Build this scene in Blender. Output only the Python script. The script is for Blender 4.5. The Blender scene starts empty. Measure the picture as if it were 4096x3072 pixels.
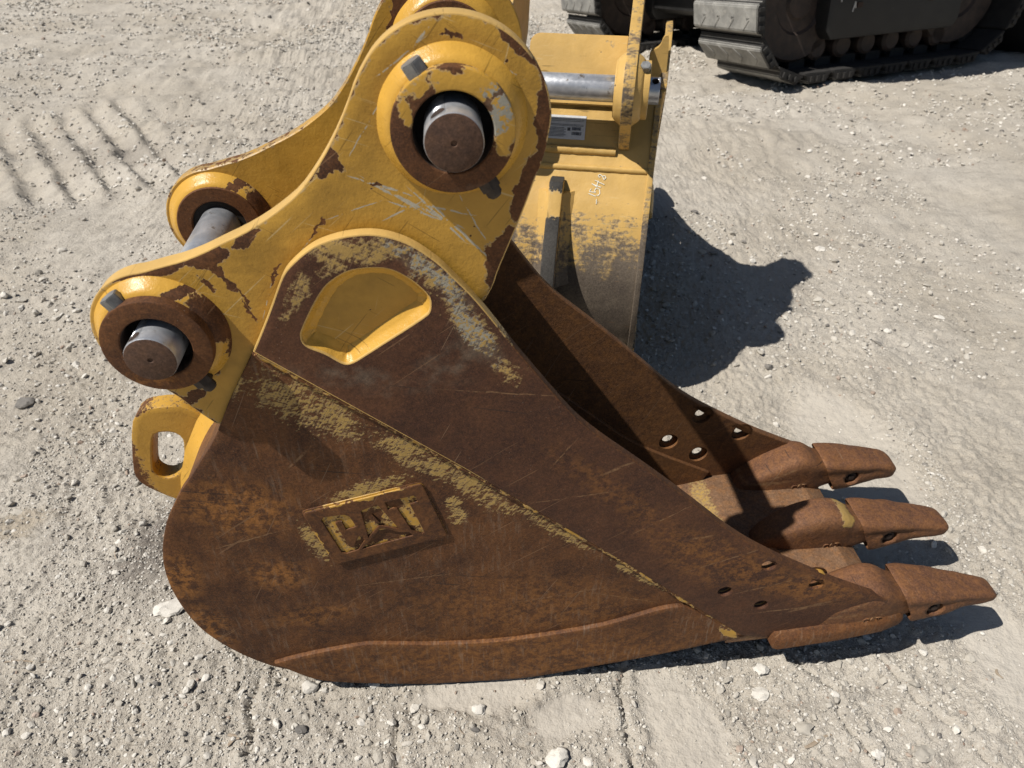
import bpy, bmesh, math, random
import numpy as np
from mathutils import Vector, Matrix

random.seed(7)
rng = np.random.default_rng(7)
scene = bpy.context.scene
C = scene.collection
R = math.radians

# ------------------------------------------------------------------ camera
cam_data = bpy.data.cameras.new('camera')
cam = bpy.data.objects.new('camera', cam_data)
C.objects.link(cam)
cam.location = (0.4347, -0.8763, 1.602)
cam.rotation_euler = (R(90 - 38.25), 0, R(-4.906))
cam_data.sensor_width = 9.8
cam_data.lens = 6.856
cam_data.clip_start = 0.05
cam_data.clip_end = 3000
cam_data.dof.use_dof = True
cam_data.dof.focus_distance = 1.45
cam_data.dof.aperture_fstop = 1.8
scene.camera = cam

# ------------------------------------------------------------------ light
LIGHT = Vector((0.665, 0.205, -1.0)).normalized()
world = bpy.data.worlds.new('World')
scene.world = world
world.use_nodes = True
wn = world.node_tree.nodes
bg = wn['Background']
sky = wn.new('ShaderNodeTexSky')
sky.sky_type = 'NISHITA'
sky.sun_disc = False
sky.sun_elevation = R(55.2)
sky.sun_rotation = R(252.9)
world.node_tree.links.new(sky.outputs[0], bg.inputs[0])
bg.inputs[1].default_value = 0.05
sun_data = bpy.data.lights.new('sun', 'SUN')
sun = bpy.data.objects.new('sun', sun_data)
C.objects.link(sun)
sun.rotation_euler = LIGHT.to_track_quat('-Z', 'Y').to_euler()
sun_data.energy = 5.0
sun_data.angle = R(0.53)
sun_data.color = (1.0, 0.955, 0.89)

scene.view_settings.view_transform = 'Standard'
scene.view_settings.look = 'None'
scene.view_settings.exposure = 0.0
scene.view_settings.gamma = 1.0
scene.cycles.max_bounces = 3
scene.cycles.diffuse_bounces = 1
scene.cycles.glossy_bounces = 2
scene.cycles.transmission_bounces = 0
scene.cycles.caustics_reflective = False
scene.cycles.caustics_refractive = False

# ------------------------------------------------------------------ node helpers
class NT:
    def __init__(s, name):
        s.m = bpy.data.materials.new(name)
        s.m.use_nodes = True
        s.t = s.m.node_tree
        s.b = s.t.nodes['Principled BSDF']
        tc = s.t.nodes.new('ShaderNodeTexCoord')
        s.co = tc.outputs['Object']
    def new(s, ty): return s.t.nodes.new(ty)
    def put(s, sock, v):
        if hasattr(v, 'links') or isinstance(v, bpy.types.NodeSocket): s.t.links.new(v, sock)
        else:
            if isinstance(v, (tuple, list)) and len(v) == 3 and sock.type == 'RGBA': v = (*v, 1)
            sock.default_value = v
    def math(s, op, a, b=0.0, c=None, clamp=False):
        n = s.new('ShaderNodeMath'); n.operation = op; n.use_clamp = clamp
        s.put(n.inputs[0], a); s.put(n.inputs[1], b)
        if c is not None: s.put(n.inputs[2], c)
        return n.outputs[0]
    def vmath(s, op, a, b=None, scale=None):
        n = s.new('ShaderNodeVectorMath'); n.operation = op
        s.put(n.inputs[0], a)
        if b is not None: s.put(n.inputs[1], b)
        if scale is not None: s.put(n.inputs['Scale'], scale)
        return n.outputs['Value'] if op in ('LENGTH', 'DOT_PRODUCT') else n.outputs[0]
    def mapping(s, vec, loc=(0, 0, 0), rot=(0, 0, 0), scale=(1, 1, 1), ty='POINT'):
        n = s.new('ShaderNodeMapping'); n.vector_type = ty
        s.put(n.inputs[0], vec)
        n.inputs['Location'].default_value = loc
        n.inputs['Rotation'].default_value = rot
        n.inputs['Scale'].default_value = scale
        return n.outputs[0]
    def noise(s, scale, detail=3, rough=0.6, vec=None, col=False):
        n = s.new('ShaderNodeTexNoise')
        s.put(n.inputs['Vector'], vec if vec is not None else s.co)
        n.inputs['Scale'].default_value = scale
        n.inputs['Detail'].default_value = detail
        n.inputs['Roughness'].default_value = rough
        return n.outputs['Color'] if col else n.outputs['Fac']
    def voronoi(s, scale, vec=None, out='Distance', rand=1.0):
        n = s.new('ShaderNodeTexVoronoi')
        s.put(n.inputs['Vector'], vec if vec is not None else s.co)
        n.inputs['Scale'].default_value = scale
        n.inputs['Randomness'].default_value = rand
        return n.outputs[out]
    def step(s, v, lo, hi, a=0.0, b=1.0, smooth=True):
        n = s.new('ShaderNodeMapRange')
        n.interpolation_type = 'SMOOTHSTEP' if smooth else 'LINEAR'
        n.clamp = True
        s.put(n.inputs['Value'], v)
        s.put(n.inputs['From Min'], lo); s.put(n.inputs['From Max'], hi)
        s.put(n.inputs['To Min'], a); s.put(n.inputs['To Max'], b)
        return n.outputs[0]
    def mix(s, f, a, b, mode='MIX'):
        n = s.new('ShaderNodeMix'); n.data_type = 'RGBA'; n.blend_type = mode
        n.clamp_factor = True
        s.put(n.inputs[0], f); s.put(n.inputs[6], a); s.put(n.inputs[7], b)
        return n.outputs[2]
    def attr(s, name, out='Fac'):
        n = s.new('ShaderNodeAttribute'); n.attribute_name = name
        return n.outputs[out]
    def bump(s, h, strength, dist, normal=None):
        n = s.new('ShaderNodeBump')
        s.put(n.inputs['Height'], h)
        n.inputs['Strength'].default_value = strength
        n.inputs['Distance'].default_value = dist
        if normal is not None: s.put(n.inputs['Normal'], normal)
        return n.outputs[0]
    def blobs(s, lst, vec, soft=1.0):
        """union of soft ellipses [x, z, rx, rz, angle] in the xz plane -> 0..1"""
        out = None
        for b in lst:
            x, z, rx, rz, a = b[:5]
            st = b[5] if len(b) > 5 else 1.0
            m = s.mapping(vec, (x, 0, z), (0, -a, 0), (rx, 1000.0, rz), 'TEXTURE')
            v = s.step(s.vmath('LENGTH', m), 0.25, 1.15 * soft, st, 0.0)
            out = v if out is None else s.math('MAXIMUM', out, v)
        return out if out is not None else s.math('MULTIPLY', 0.0, 0.0)
    def done(s, color, rough, metal=0.0, normal=None, spec=None):
        s.put(s.b.inputs['Base Color'], color)
        s.put(s.b.inputs['Roughness'], rough)
        s.put(s.b.inputs['Metallic'], metal)
        if normal is not None: s.put(s.b.inputs['Normal'], normal)
        if spec is not None: s.put(s.b.inputs['Specular IOR Level'], spec)
        return s.m

YEL = (0.535, 0.300, 0.048)
YEL2 = (0.62, 0.395, 0.125)
RD = (0.040, 0.0165, 0.009)
RM = (0.108, 0.044, 0.0155)
RO = (0.28, 0.120, 0.030)
PRIMER = (0.34, 0.32, 0.26)

def worn(name, w0, rust=(), paint=(), grey=(), orange=(), edge_k=0.55, a1=0.35, a2=0.3, s1=16, s2=70,
         sharp=0.03, stretch=None, st_k=0.0, w_orange=0.0, dust=0.08, yel=YEL, seed=0.0, scr=0.0,
         rd=RD, rm=RM, ro=RO, bumpk=0.5, primer_w=0.03, rough_p=0.40, blob_k=0.75, streak=0.0, chips=0.0, lines=(), rlines=(), grime=0.0):
    t = NT(name)
    co = t.mapping(t.co, (seed, seed * 0.37, seed * 0.71))
    dn = t.vmath('SUBTRACT', t.noise(38, 3, 0.65, co, True), (0.5, 0.5, 0.5))
    dco = t.vmath('ADD', t.co, t.vmath('SCALE', dn, scale=0.035))
    n1 = t.math('SUBTRACT', t.noise(s1, 4, 0.62, co), 0.5)
    n2 = t.math('SUBTRACT', t.noise(s2, 4, 0.7, co), 0.5)
    v = t.math('MULTIPLY_ADD', n1, a1 * 2, w0)
    v = t.math('MULTIPLY_ADD', n2, a2 * 2, v)
    if edge_k: v = t.math('MULTIPLY_ADD', t.attr('edge'), edge_k, v)
    if rust: v = t.math('MULTIPLY_ADD', t.blobs(rust, dco), blob_k, v)
    if paint: v = t.math('MULTIPLY_ADD', t.blobs(paint, dco), -blob_k, v)
    if stretch:
        for (ang, sx, sz) in stretch:
            sv = t.mapping(t.mapping(co, rot=(0, ang, 0)), scale=(sx, 20, sz))
            v = t.math('MULTIPLY_ADD', t.math('SUBTRACT', t.noise(1.0, 3, 0.6, sv), 0.5), st_k * 2, v)
    if chips:      # small flaked spots
        cv = t.voronoi(46, t.vmath('ADD', co, t.vmath('SCALE', dn, scale=0.02)))
        v = t.math('MULTIPLY_ADD', t.math('MULTIPLY', t.step(cv, 0.16, 0.02), t.step(t.noise(13, 2, 0.5, co), 0.56, 0.66)), chips, v)
    rmask = t.step(v, 0.5 - sharp, 0.5 + sharp)
    rim = t.math('MULTIPLY', t.step(v, 0.5 - primer_w - 0.06, 0.5 - primer_w * 0.3), t.math('SUBTRACT', 1.0, rmask))
    # paint colour with grime and fade
    pn = t.noise(9, 4, 0.6, co)
    pcol = t.mix(t.step(pn, 0.3, 0.75), tuple(c * 0.86 for c in yel), tuple(min(1, c * 1.07) for c in yel))
    pcol = t.mix(t.step(t.noise(150, 3, 0.7, co), 0.62, 0.75, 0, 0.4), pcol, tuple(c * 0.5 for c in yel))
    if grime: pcol = t.mix(t.step(t.noise(5, 5, 0.7, co), 0.46, 0.70, 0, grime), pcol, tuple(c * 0.42 for c in yel))
    pcol = t.mix(t.math('MULTIPLY', rim, 0.45), pcol, PRIMER)
    for (ang, th) in ((0.9, 0.70), (-0.6, 0.71)):
        sv = t.mapping(t.mapping(co, (0.7, 0, 0.2), rot=(0, ang, 0)), scale=(9, 8, 320))
        pcol = t.mix(t.step(t.noise(1.0, 2, 0.5, sv), th, th + 0.03, 0, 0.65), pcol, tuple(c * 0.35 for c in yel))
    if scr:
        for (ang, th) in ((0.7, 0.695), (-0.35, 0.71), (1.3, 0.72)):
            sv = t.mapping(t.mapping(co, rot=(0, ang, 0)), scale=(5, 8, 260))
            pcol = t.mix(t.step(t.noise(1.0, 2, 0.5, sv), th, th + 0.03, 0, scr), pcol, (0.62, 0.50, 0.27))
    if grey:
        gv = t.math('MULTIPLY', t.blobs(grey, dco), t.step(n2, -0.10, 0.08))
        pcol = t.mix(t.step(gv, 0.12, 0.3), pcol, PRIMER)
    if lines:
        lco = t.vmath('ADD', t.co, t.vmath('SCALE', dn, scale=0.006))
        lv = t.math('MULTIPLY', t.blobs(lines, lco), t.step(t.noise(60, 3, 0.7, co), 0.36, 0.56))
        pcol = t.mix(t.step(lv, 0.18, 0.5), pcol, (0.46, 0.42, 0.33))
    # rust colour
    rn = t.noise(14, 5, 0.68, co)
    rcol = t.mix(t.step(t.math('ADD', t.math('MULTIPLY', rn, 0.5), t.math('MULTIPLY', t.noise(3.6, 4, 0.6, co), 0.5)), 0.38, 0.60), rd, rm)
    on = t.noise(55, 4, 0.75, co)
    of = t.math('MULTIPLY', t.step(on, 0.42, 0.62), w_orange)
    if orange:
        of = t.math('ADD', of, t.math('MULTIPLY', t.blobs(orange, dco), t.step(on, 0.40, 0.60)))
    rcol = t.mix(t.math('MULTIPLY', of, 0.9, clamp=True), rcol, ro)
    fine = t.noise(420, 2, 0.6, co)
    rcol = t.mix(t.step(fine, 0.35, 0.75, 0.0, 0.45), rcol, tuple(c * 1.8 for c in rm))
    if dust:
        dv = t.noise(90, 5, 0.8, co)
        rcol = t.mix(t.step(dv, 0.60, 0.78, 0, dust * 4), rcol, (0.26, 0.19, 0.125))
        rcol = t.mix(t.step(t.voronoi(130, co), 0.10, 0.02, 0, 0.75), rcol,
                     t.mix(t.step(t.noise(11, 2, 0.5, co), 0.5, 0.62), rcol, (0.40, 0.34, 0.27)))
    if grey:
        rcol = t.mix(t.math('MULTIPLY', t.blobs(grey, dco), t.step(n1, -0.12, 0.15, 0, 0.5)), rcol, (0.20, 0.17, 0.13))
    md = t.noise(170, 4, 0.75, co)
    rcol = t.mix(1.0, rcol, t.mix(t.step(md, 0.28, 0.72, smooth=False), (0.62, 0.60, 0.58), (1.42, 1.40, 1.36)), 'MULTIPLY')
    if rlines:
        lco2 = t.vmath('ADD', t.co, t.vmath('SCALE', dn, scale=0.006))
        rcol = t.mix(t.math('MULTIPLY', t.blobs(rlines, lco2), t.step(t.noise(70, 3, 0.7, co), 0.35, 0.6, 0, 0.8)), rcol, (0.27, 0.155, 0.075))
    if streak:
        sv = t.mapping(co, scale=(150, 30, 17))
        sk = t.math('MULTIPLY', t.step(t.noise(1.0, 4, 0.7, sv), 0.50, 0.74), t.step(t.noise(7, 3, 0.6, co), 0.35, 0.65))
        rcol = t.mix(t.math('MULTIPLY', sk, streak), rcol, (0.34, 0.27, 0.20))
    # long faint scrape lines in the rust
    for (ang, th, cc) in ((0.62, 0.70, (0.22, 0.12, 0.06)), (-0.2, 0.715, (0.03, 0.018, 0.014)), (1.1, 0.72, (0.24, 0.15, 0.09))):
        sv = t.mapping(t.mapping(co, (0.3, 0, 0.1), rot=(0, ang, 0)), scale=(4, 8, 210))
        rcol = t.mix(t.step(t.noise(1.0, 2, 0.5, sv), th, th + 0.025, 0, 0.7), rcol, cc)
    col = t.mix(rmask, pcol, rcol)
    h = t.math('MULTIPLY_ADD', t.math('SUBTRACT', 1.0, rmask), 0.9, t.math('MULTIPLY', t.noise(240, 3, 0.7, co), 0.55))
    h = t.math('MULTIPLY_ADD', t.noise(26, 3, 0.5, co), 1.5, h)
    h = t.math('MULTIPLY_ADD', t.noise(85, 2, 0.5, co), 0.55, h)
    nb = t.bump(h, bumpk, 0.0016)
    rr = t.mix(rmask, (rough_p,) * 3, (0.74,) * 3)
    rsep = t.math('MULTIPLY_ADD', t.math('SUBTRACT', t.noise(30, 4, 0.7, co), 0.5), 0.30, rr)
    return t.done(col, rsep, 0.0, nb, 0.35)

def simple(name, c1, c2, scale, rough, metal=0.0, bump=0.3, bscale=180, dist=0.001, c3=None, th3=0.6, s3=40):
    t = NT(name)
    col = t.mix(t.step(t.noise(scale, 5, 0.65), 0.3, 0.72), c1, c2)
    if c3: col = t.mix(t.step(t.noise(s3, 4, 0.7), th3, th3 + 0.1), col, c3)
    r = t.math('MULTIPLY_ADD', t.math('SUBTRACT', t.noise(scale * 2, 4, 0.7), 0.5), 0.3, rough)
    return t.done(col, r, metal, t.bump(t.noise(bscale, 3, 0.65), bump, dist))

M = {}
M['hinge'] = worn('worn_yellow_hinge', 0.02,
    rust=[(0.556,1.298,.050,.020,-1.43),(0.530,1.212,.060,.020,-1.88),(0.494,1.112,.052,.032,-1.93),(0.521,1.394,.034,.016,-.75),
          (0.284,1.257,.021,.010,-.97),(0.176,1.097,.027,.0042,-2.13),(0.246,1.168,.026,.0038,-2.27),(0.009,1.109,.070,.012,.19),(0.093,1.125,.040,.016,.27),
          (0.099,1.110,.027,.010,-.7),(0.111,1.087,.034,.008,-1.34),(0.080,1.085,.025,.009,-1.05),(0.152,1.154,.033,.009,.57),(0.060,.964,.065,.020,-1.9),
          (0.015,.892,.030,.022,-2.28),(0.273,1.249,.018,.011,-2.36),(0.335,1.223,.011,.004,-.38),(0.444,1.402,.013,.005,2.89),(0.125,1.06,.03,.004,-1.2),(0.13,1.04,.03,.003,-1.0)],
    lines=[(0.340,1.222,.055,.0022,-.36),(0.385,1.192,.090,.0028,-.52),(0.412,1.177,.070,.0022,-.86),(0.381,1.186,.050,.0018,-.42),(0.443,1.151,.080,.0024,-.84),
           (0.365,1.186,.040,.0016,.45),(0.482,1.356,.040,.0014,-.47),(0.403,1.397,.030,.0022,.85),(0.36,1.205,.070,.0014,-.62),(0.425,1.185,.05,.0016,-.25),(0.46,1.17,.05,.0014,-1.1),
           (0.33,1.30,.06,.0011,.95),(0.38,1.38,.05,.0012,.6),(0.50,1.37,.045,.0012,-.6),(0.30,1.19,.05,.0011,.3),(0.22,1.13,.05,.0010,.9),(0.16,1.06,.05,.0010,1.2)],
    edge_k=0.50, a1=0.38, a2=0.24, s1=20, s2=85, sharp=0.02, scr=0.5, bumpk=0.6, dust=0.03, w_orange=0.05, chips=1.0, grime=0.55)
M['hinge_clean'] = worn('yellow_hinge_inner_face', 0.06, edge_k=0.40, a1=0.30, a2=0.22, s1=20, s2=85, sharp=0.02, bumpk=0.5, dust=0.03, w_orange=0.05, grime=0.4, rust=[(0.36,1.36,.06,.012,1.1)])
M['rim'] = worn('worn_yellow_rim', 0.22, rust=[(1.0,.5,.55,.6,0.0,1.6),(0.72,.78,.30,.42,0,1.6),(0.52,1.30,.05,.11,0)], edge_k=0.0, a1=0.35, a2=0.35, s1=22, s2=120, yel=YEL2, sharp=0.04, dust=0.06, w_orange=0.2)
M['boss_upper'] = worn('worn_boss_face', 0.66, rust=[(0.372,1.285,.02,.05,.1),(0.44,1.225,.07,.02,0),(0.405,1.26,.05,.07,0.5),(0.455,1.23,.06,.02,0),(0.41,1.33,.016,.045,-.2)], paint=[(0.44,1.358,.075,.024,0),(0.50,1.31,.026,.045,0),(0.382,1.32,.012,.035,.2)],
    edge_k=0.0, a1=0.35, a2=0.3, s1=30, s2=110, sharp=0.03, blob_k=0.5, scr=0.3, grey=[(0.49,1.33,.03,.05,-.8),(0.47,1.22,.05,.02,0)])
M['boss_rust'] = worn('rusty_boss', 0.9, edge_k=0.0, a1=0.3, a2=0.2, orange=[(0.0,.935,.09,.03,-.2)], dust=0.12, w_orange=0.12)
M['collar'] = worn('weld_collar_paint', 0.10, rust=[(0.09,1.03,.04,.07,0.6),(0.04,1.08,.05,.012,0.1),(0.10,.96,.03,.06,0)], edge_k=0.0, a1=0.3, a2=0.25, s1=25, s2=100, yel=(0.64, 0.36, 0.06), bumpk=0.6, rough_p=0.3)
M['upper'] = worn('rusty_side_plate', 0.93,
    paint=[(0.310,1.138,.140,.034,0.0,.9),(0.405,1.095,.095,.034,-.8,.95),(0.452,1.005,.110,.036,-1.02,.95),(0.208,1.080,.060,.028,.95,.8),(0.262,1.118,.050,.026,.6,.8),(0.185,1.045,.04,.014,1.1,.7),(0.50,.93,.06,.03,-1.0,.7)],
    grey=[(0.389,1.112,.080,.022,-.65,.8),(0.430,1.055,.070,.024,-1.08,.8),(0.460,.980,.075,.028,-.98,.8),(0.264,.924,.125,.026,-.2,.8),(0.42,.947,.090,.035,.51,.8),(0.36,.90,.10,.02,.1,.5)],
    orange=[(0.968,.408,.303,.07,-.54,.7),(0.709,.626,.237,.04,-.75,.4),(1.149,.318,.186,.06,-.27,.8),(0.9,.40,.15,.05,-.6,.5)],
    edge_k=0.0, a1=0.30, a2=0.42, s1=24, s2=150, sharp=0.13, blob_k=0.56, yel=(0.45, 0.29, 0.09), dust=0.05, w_orange=0.06, rd=(0.042, 0.0175, 0.011), rm=(0.088, 0.037, 0.018), stretch=[(0.5, 14, 240), (-0.5, 14, 200), (1.1, 16, 260)], st_k=0.24, rlines=[(0.95,.43,.11,.0022,.42),(1.06,.335,.13,.002,.32),(0.80,.56,.09,.0018,.62),(0.62,.63,.10,.0016,.15),(1.12,.245,.12,.0025,.12),(0.50,.88,.12,.0016,-.12),(0.70,.70,.04,.004,.5),(0.88,.50,.03,.004,.2),(1.16,.25,.07,.006,.35),(0.60,.74,.05,.0016,1.0)])
M['lower'] = worn('rusty_side_panel', 0.96,
    paint=[(0.185,.862,.175,.075,-.72,.92),(0.351,.735,.160,.052,-.72,.95),(0.451,.648,.160,.048,-.77,.95),(0.599,.530,.170,.034,-.71,.95),(0.778,.376,.170,.026,-.71,.95),
           (0.966,.215,.170,.032,-.66),(0.140,.532,.095,.030,-1.29,.95),(0.257,.668,.125,.030,.29,.95),(0.408,.598,.075,.030,-1.42,.9),(0.079,.905,.075,.020,.98,.8),(1.027,.185,.079,.03,-.74)],
    orange=[(0.022,.632,.12,.09,-.28,1.1),(0.053,.442,.075,.055,-.11),(-.136,.276,.11,.07,-1.36,1.1),(-.131,.447,.10,.045,-1.73,1.1),(0.482,.10,.55,.12,-.02,.8),(0.562,.274,.34,.14,-.18,.5),(0.10,.30,.12,.05,.2,.6)],
    edge_k=0.0, a1=0.22, a2=0.34, s1=16, s2=150, sharp=0.10, stretch=[(0.62, 14, 260), (0.10, 14, 240), (1.05, 16, 300), (-0.4, 16, 220)], st_k=0.30, blob_k=0.54, dust=0.11, w_orange=0.12, bumpk=0.7, streak=0.25,
    yel=(0.44, 0.285, 0.085), rlines=[(0.02,.55,.10,.002,.3),(0.30,.40,.14,.0016,.1),(0.62,.32,.12,.0018,.2),(0.15,.75,.05,.003,.8),(0.75,.30,.10,.0016,-.3)])
M['wear'] = worn('rusty_wear_strip', 1.1, edge_k=0.0, a1=0.2, a2=0.2, orange=[(0.5,.1,.6,.12,0,.55)], dust=0.18, w_orange=0.22, paint=[(1.0,.16,.06,.02,-.7)], streak=0.4)
M['cast'] = worn('rusty_cast_steel', 1.1, edge_k=0.0, a1=0.2, a2=0.2, dust=0.10, w_orange=0.34, rd=(0.085, 0.040, 0.024), rm=(0.14, 0.064, 0.030), bumpk=0.9, rlines=[(1.22,.205,.10,.007,.12),(1.31,.195,.06,.005,.4),(1.27,.24,.05,.004,.5)])
M['cast_paint'] = worn('rusty_adapter_with_paint', 1.0, edge_k=0.0, a1=0.3, a2=0.3, s1=40, dust=0.10, w_orange=0.34, rd=(0.085, 0.040, 0.024), rm=(0.14, 0.068, 0.035), bumpk=0.9, s2=130, sharp=0.10, yel=(0.45, 0.29, 0.09), paint=[(1.350,.27,.034,.034,.2,.95)])
M['lip'] = worn('dusty_lip_steel', 1.05, edge_k=0.0, a1=0.2, a2=0.35, s2=140, sharp=0.12, yel=(0.47, 0.30, 0.09), dust=0.25, w_orange=0.4, rd=(0.10, 0.055, 0.032), rm=(0.18, 0.105, 0.06), bumpk=0.6, paint=[(1.06,.16,.05,.05,0,.8)])
M['inside'] = worn('rusty_inside', 1.05, edge_k=0.0, a1=0.2, a2=0.2, dust=0.05, w_orange=0.35, rd=(0.07, 0.032, 0.016), rm=(0.13, 0.06, 0.024), paint=[(0.44,1.25,.22,.22,0,2.0),(0.1,1.05,.30,.20,.6,2.0)])
M['emblem'] = worn('rusty_emblem', 0.92, edge_k=0.0, a1=0.25, a2=0.3, paint=[(0.24,.648,.13,.007,.26),(0.148,.545,.085,.007,-1.33)], dust=0.10, w_orange=0.25, s2=120, blob_k=0.7)
M['letter'] = worn('emblem_floor_paint', 0.45, edge_k=0.0, a1=0.36, a2=0.30, s1=45, s2=140, w_orange=0.2, rust=[(0.275,.543,.07,.017,.25),(0.25,.60,.014,.03,-1.2),(0.30,.63,.02,.02,0)], blob_k=0.5)
M['bead'] = worn('weld_bead_paint', 0.52, edge_k=0.0, a1=0.35, a2=0.4, s1=18, s2=90, w_orange=0.3)
M['eye'] = worn('worn_lifting_eye', 0.12, rust=[(-.240,.57,.040,.12,.1,.55),(-.19,.72,.05,.02,.5,.5)], edge_k=0.22, a1=0.22, a2=0.60, s2=210, w_orange=0.3, sharp=0.06)
M['yellow2'] = worn('dusty_yellow_paint', 0.14, rust=[(-.13,.44,.24,.30,0,.62),(-.10,.36,.22,.28,0,.95)], edge_k=0.30, a1=0.35, a2=0.34, s1=9, s2=90, yel=YEL2, dust=0.3,
    rd=(0.07, 0.055, 0.045), rm=(0.13, 0.105, 0.08), ro=(0.16, 0.10, 0.06), scr=0.3, sharp=0.14, stretch=[(0.9, 14, 60), (-0.5, 16, 80)], st_k=0.26, chips=0.8)
M['grime'] = worn('grimy_black_steel', 0.95, edge_k=0.0, a1=0.3, a2=0.3, yel=YEL2, rd=(0.02, 0.019, 0.018), rm=(0.05, 0.047, 0.043), ro=(0.12, 0.11, 0.1), dust=0.2, paint=[(-.1,.70,.2,.06,0,.9)])
M['pin_face'] = worn('rusty_pin_face', 1.2, edge_k=0.0, a1=0.1, a2=0.1, rd=(0.055, 0.030, 0.022), rm=(0.085, 0.048, 0.032), dust=0.02, w_orange=0.08, bumpk=0.4)
M['steel'] = simple('polished_pin_steel', (0.48, 0.50, 0.53), (0.66, 0.67, 0.69), 40, 0.33, 0.62, 0.25, 300, 0.0004, (0.24, 0.20, 0.16), 0.60, 26)
M['bolt'] = simple('zinc_bolt', (0.20, 0.20, 0.20), (0.33, 0.33, 0.32), 90, 0.55, 0.6, 0.3, 300, 0.0006, (0.10, 0.07, 0.05), 0.6, 120)
M['bolt_dark'] = simple('grimy_bolt', (0.035, 0.026, 0.021), (0.08, 0.06, 0.045), 90, 0.7, 0.2, 0.4, 300, 0.0006)
M['hole_dark'] = simple('dark_hole_steel', (0.03, 0.018, 0.013), (0.06, 0.035, 0.025), 120, 0.8, 0.0)
M['seal'] = simple('black_seal', (0.008, 0.007, 0.007), (0.014, 0.012, 0.011), 60, 0.9)
M['csk'] = simple('countersink_paint', (0.58, 0.33, 0.06), (0.46, 0.25, 0.055), 70, 0.5, 0.0, 0.3, 200, 0.0006, (0.09, 0.045, 0.025), 0.6, 45)
M['label'] = simple('white_label', (0.55, 0.56, 0.58), (0.66, 0.66, 0.66), 60, 0.5)
M['ink'] = simple('label_ink', (0.06, 0.06, 0.065), (0.11, 0.11, 0.11), 60, 0.6)
M['chalk'] = simple('chalk_line', (0.80, 0.78, 0.66), (0.88, 0.86, 0.76), 200, 0.9)
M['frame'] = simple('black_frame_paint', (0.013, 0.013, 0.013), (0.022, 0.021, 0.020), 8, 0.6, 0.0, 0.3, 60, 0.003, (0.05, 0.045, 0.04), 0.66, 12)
M['shoe'] = simple('dusty_rubber_shoe', (0.20, 0.195, 0.18), (0.34, 0.33, 0.30), 10, 0.85, 0.0, 0.6, 60, 0.004, (0.36, 0.34, 0.30), 0.58, 22)
M['shoe_side'] = simple('shaded_rubber_side', (0.020, 0.019, 0.018), (0.036, 0.033, 0.030), 12, 0.85, 0.0, 0.5, 60, 0.003)  # dark rubber, near-black to paint shade onto the shoe ends and sides
M['roller'] = simple('rusty_roller', (0.035, 0.026, 0.022), (0.075, 0.052, 0.04), 14, 0.7, 0.0, 0.4, 60, 0.003)
M['house'] = simple('dark_machine_paint', (0.05, 0.05, 0.052), (0.08, 0.08, 0.08), 3, 0.5)

# ------------------------------------------------------------------ object helpers
def link(name, me, mats=(), parent=None):
    for m in (mats if isinstance(mats, (list, tuple)) else [mats]):
        if m is not None: me.materials.append(M[m] if isinstance(m, str) else m)
    o = bpy.data.objects.new(name, me); C.objects.link(o)
    if parent is not None: o.parent = parent
    return o
def thing(name, label, cat, loc=(0, 0, 0), rotz=0.0, group=None):
    o = bpy.data.objects.new(name, None); C.objects.link(o)
    o.empty_display_size = 0.1
    o.location = loc; o.rotation_euler = (0, 0, rotz)
    o['label'] = label; o['category'] = cat
    if group: o['group'] = group
    return o
def tag(o, label, cat, group=None):
    o['label'] = label; o['category'] = cat
    if group: o['group'] = group
    return o
def smooth(me, angle=40):
    me.polygons.foreach_set('use_smooth', [True] * len(me.polygons))
    try: me.set_sharp_from_angle(angle=R(angle))
    except Exception: pass
def finish(bm, name, angle=40, recalc=True):
    if recalc: bmesh.ops.recalc_face_normals(bm, faces=bm.faces)
    me = bpy.data.meshes.new(name); bm.to_mesh(me); bm.free()
    smooth(me, angle)
    return me
def chaikin(pts, it=2, sharp=()):
    pts = [tuple(p) for p in pts]; sh = [i in sharp for i in range(len(pts))]
    for _ in range(it):
        n = len(pts); o = []; s = []
        for i in range(n):
            a, b, c = pts[i - 1], pts[i], pts[(i + 1) % n]
            if sh[i]: o.append(b); s.append(True)
            else:
                o.append((b[0] * .75 + a[0] * .25, b[1] * .75 + a[1] * .25)); s.append(False)
                o.append((b[0] * .75 + c[0] * .25, b[1] * .75 + c[1] * .25)); s.append(False)
        pts, sh = o, s
    return pts
def area(p): return 0.5 * sum(p[i - 1][0] * p[i][1] - p[i][0] * p[i - 1][1] for i in range(len(p)))
def ccw(p): return list(p) if area(p) > 0 else list(p)[::-1]
def inset(p, d):
    """offset polygon p (ccw) inward by d"""
    n = len(p); out = []
    for i in range(n):
        a = Vector(p[i - 1]); b = Vector(p[i]); c = Vector(p[(i + 1) % n])
        e1 = (b - a); e2 = (c - b)
        if e1.length < 1e-9: e1 = e2
        if e2.length < 1e-9: e2 = e1
        e1.normalize(); e2.normalize()
        n1 = Vector((-e1.y, e1.x)); n2 = Vector((-e2.y, e2.x))
        m = n1 + n2
        if m.length < 1e-6: m = n1
        m.normalize()
        k = 1 / max(0.45, m.dot(n1))
        out.append((b.x + m.x * d * k, b.y + m.y * d * k))
    return out
def arc(cx, cz, r, a0, a1, n): return [(cx + r * math.cos(R(a0 + (a1 - a0) * i / n)), cz + r * math.sin(R(a0 + (a1 - a0) * i / n))) for i in range(n + 1)]
def circle(cx, cz, r, n=28): return [(cx + r * math.cos(2 * math.pi * i / n), cz + r * math.sin(2 * math.pi * i / n)) for i in range(n)]

FL = 0.0306
def flare(x): return FL * max(0.0, x - 0.324)

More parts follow.
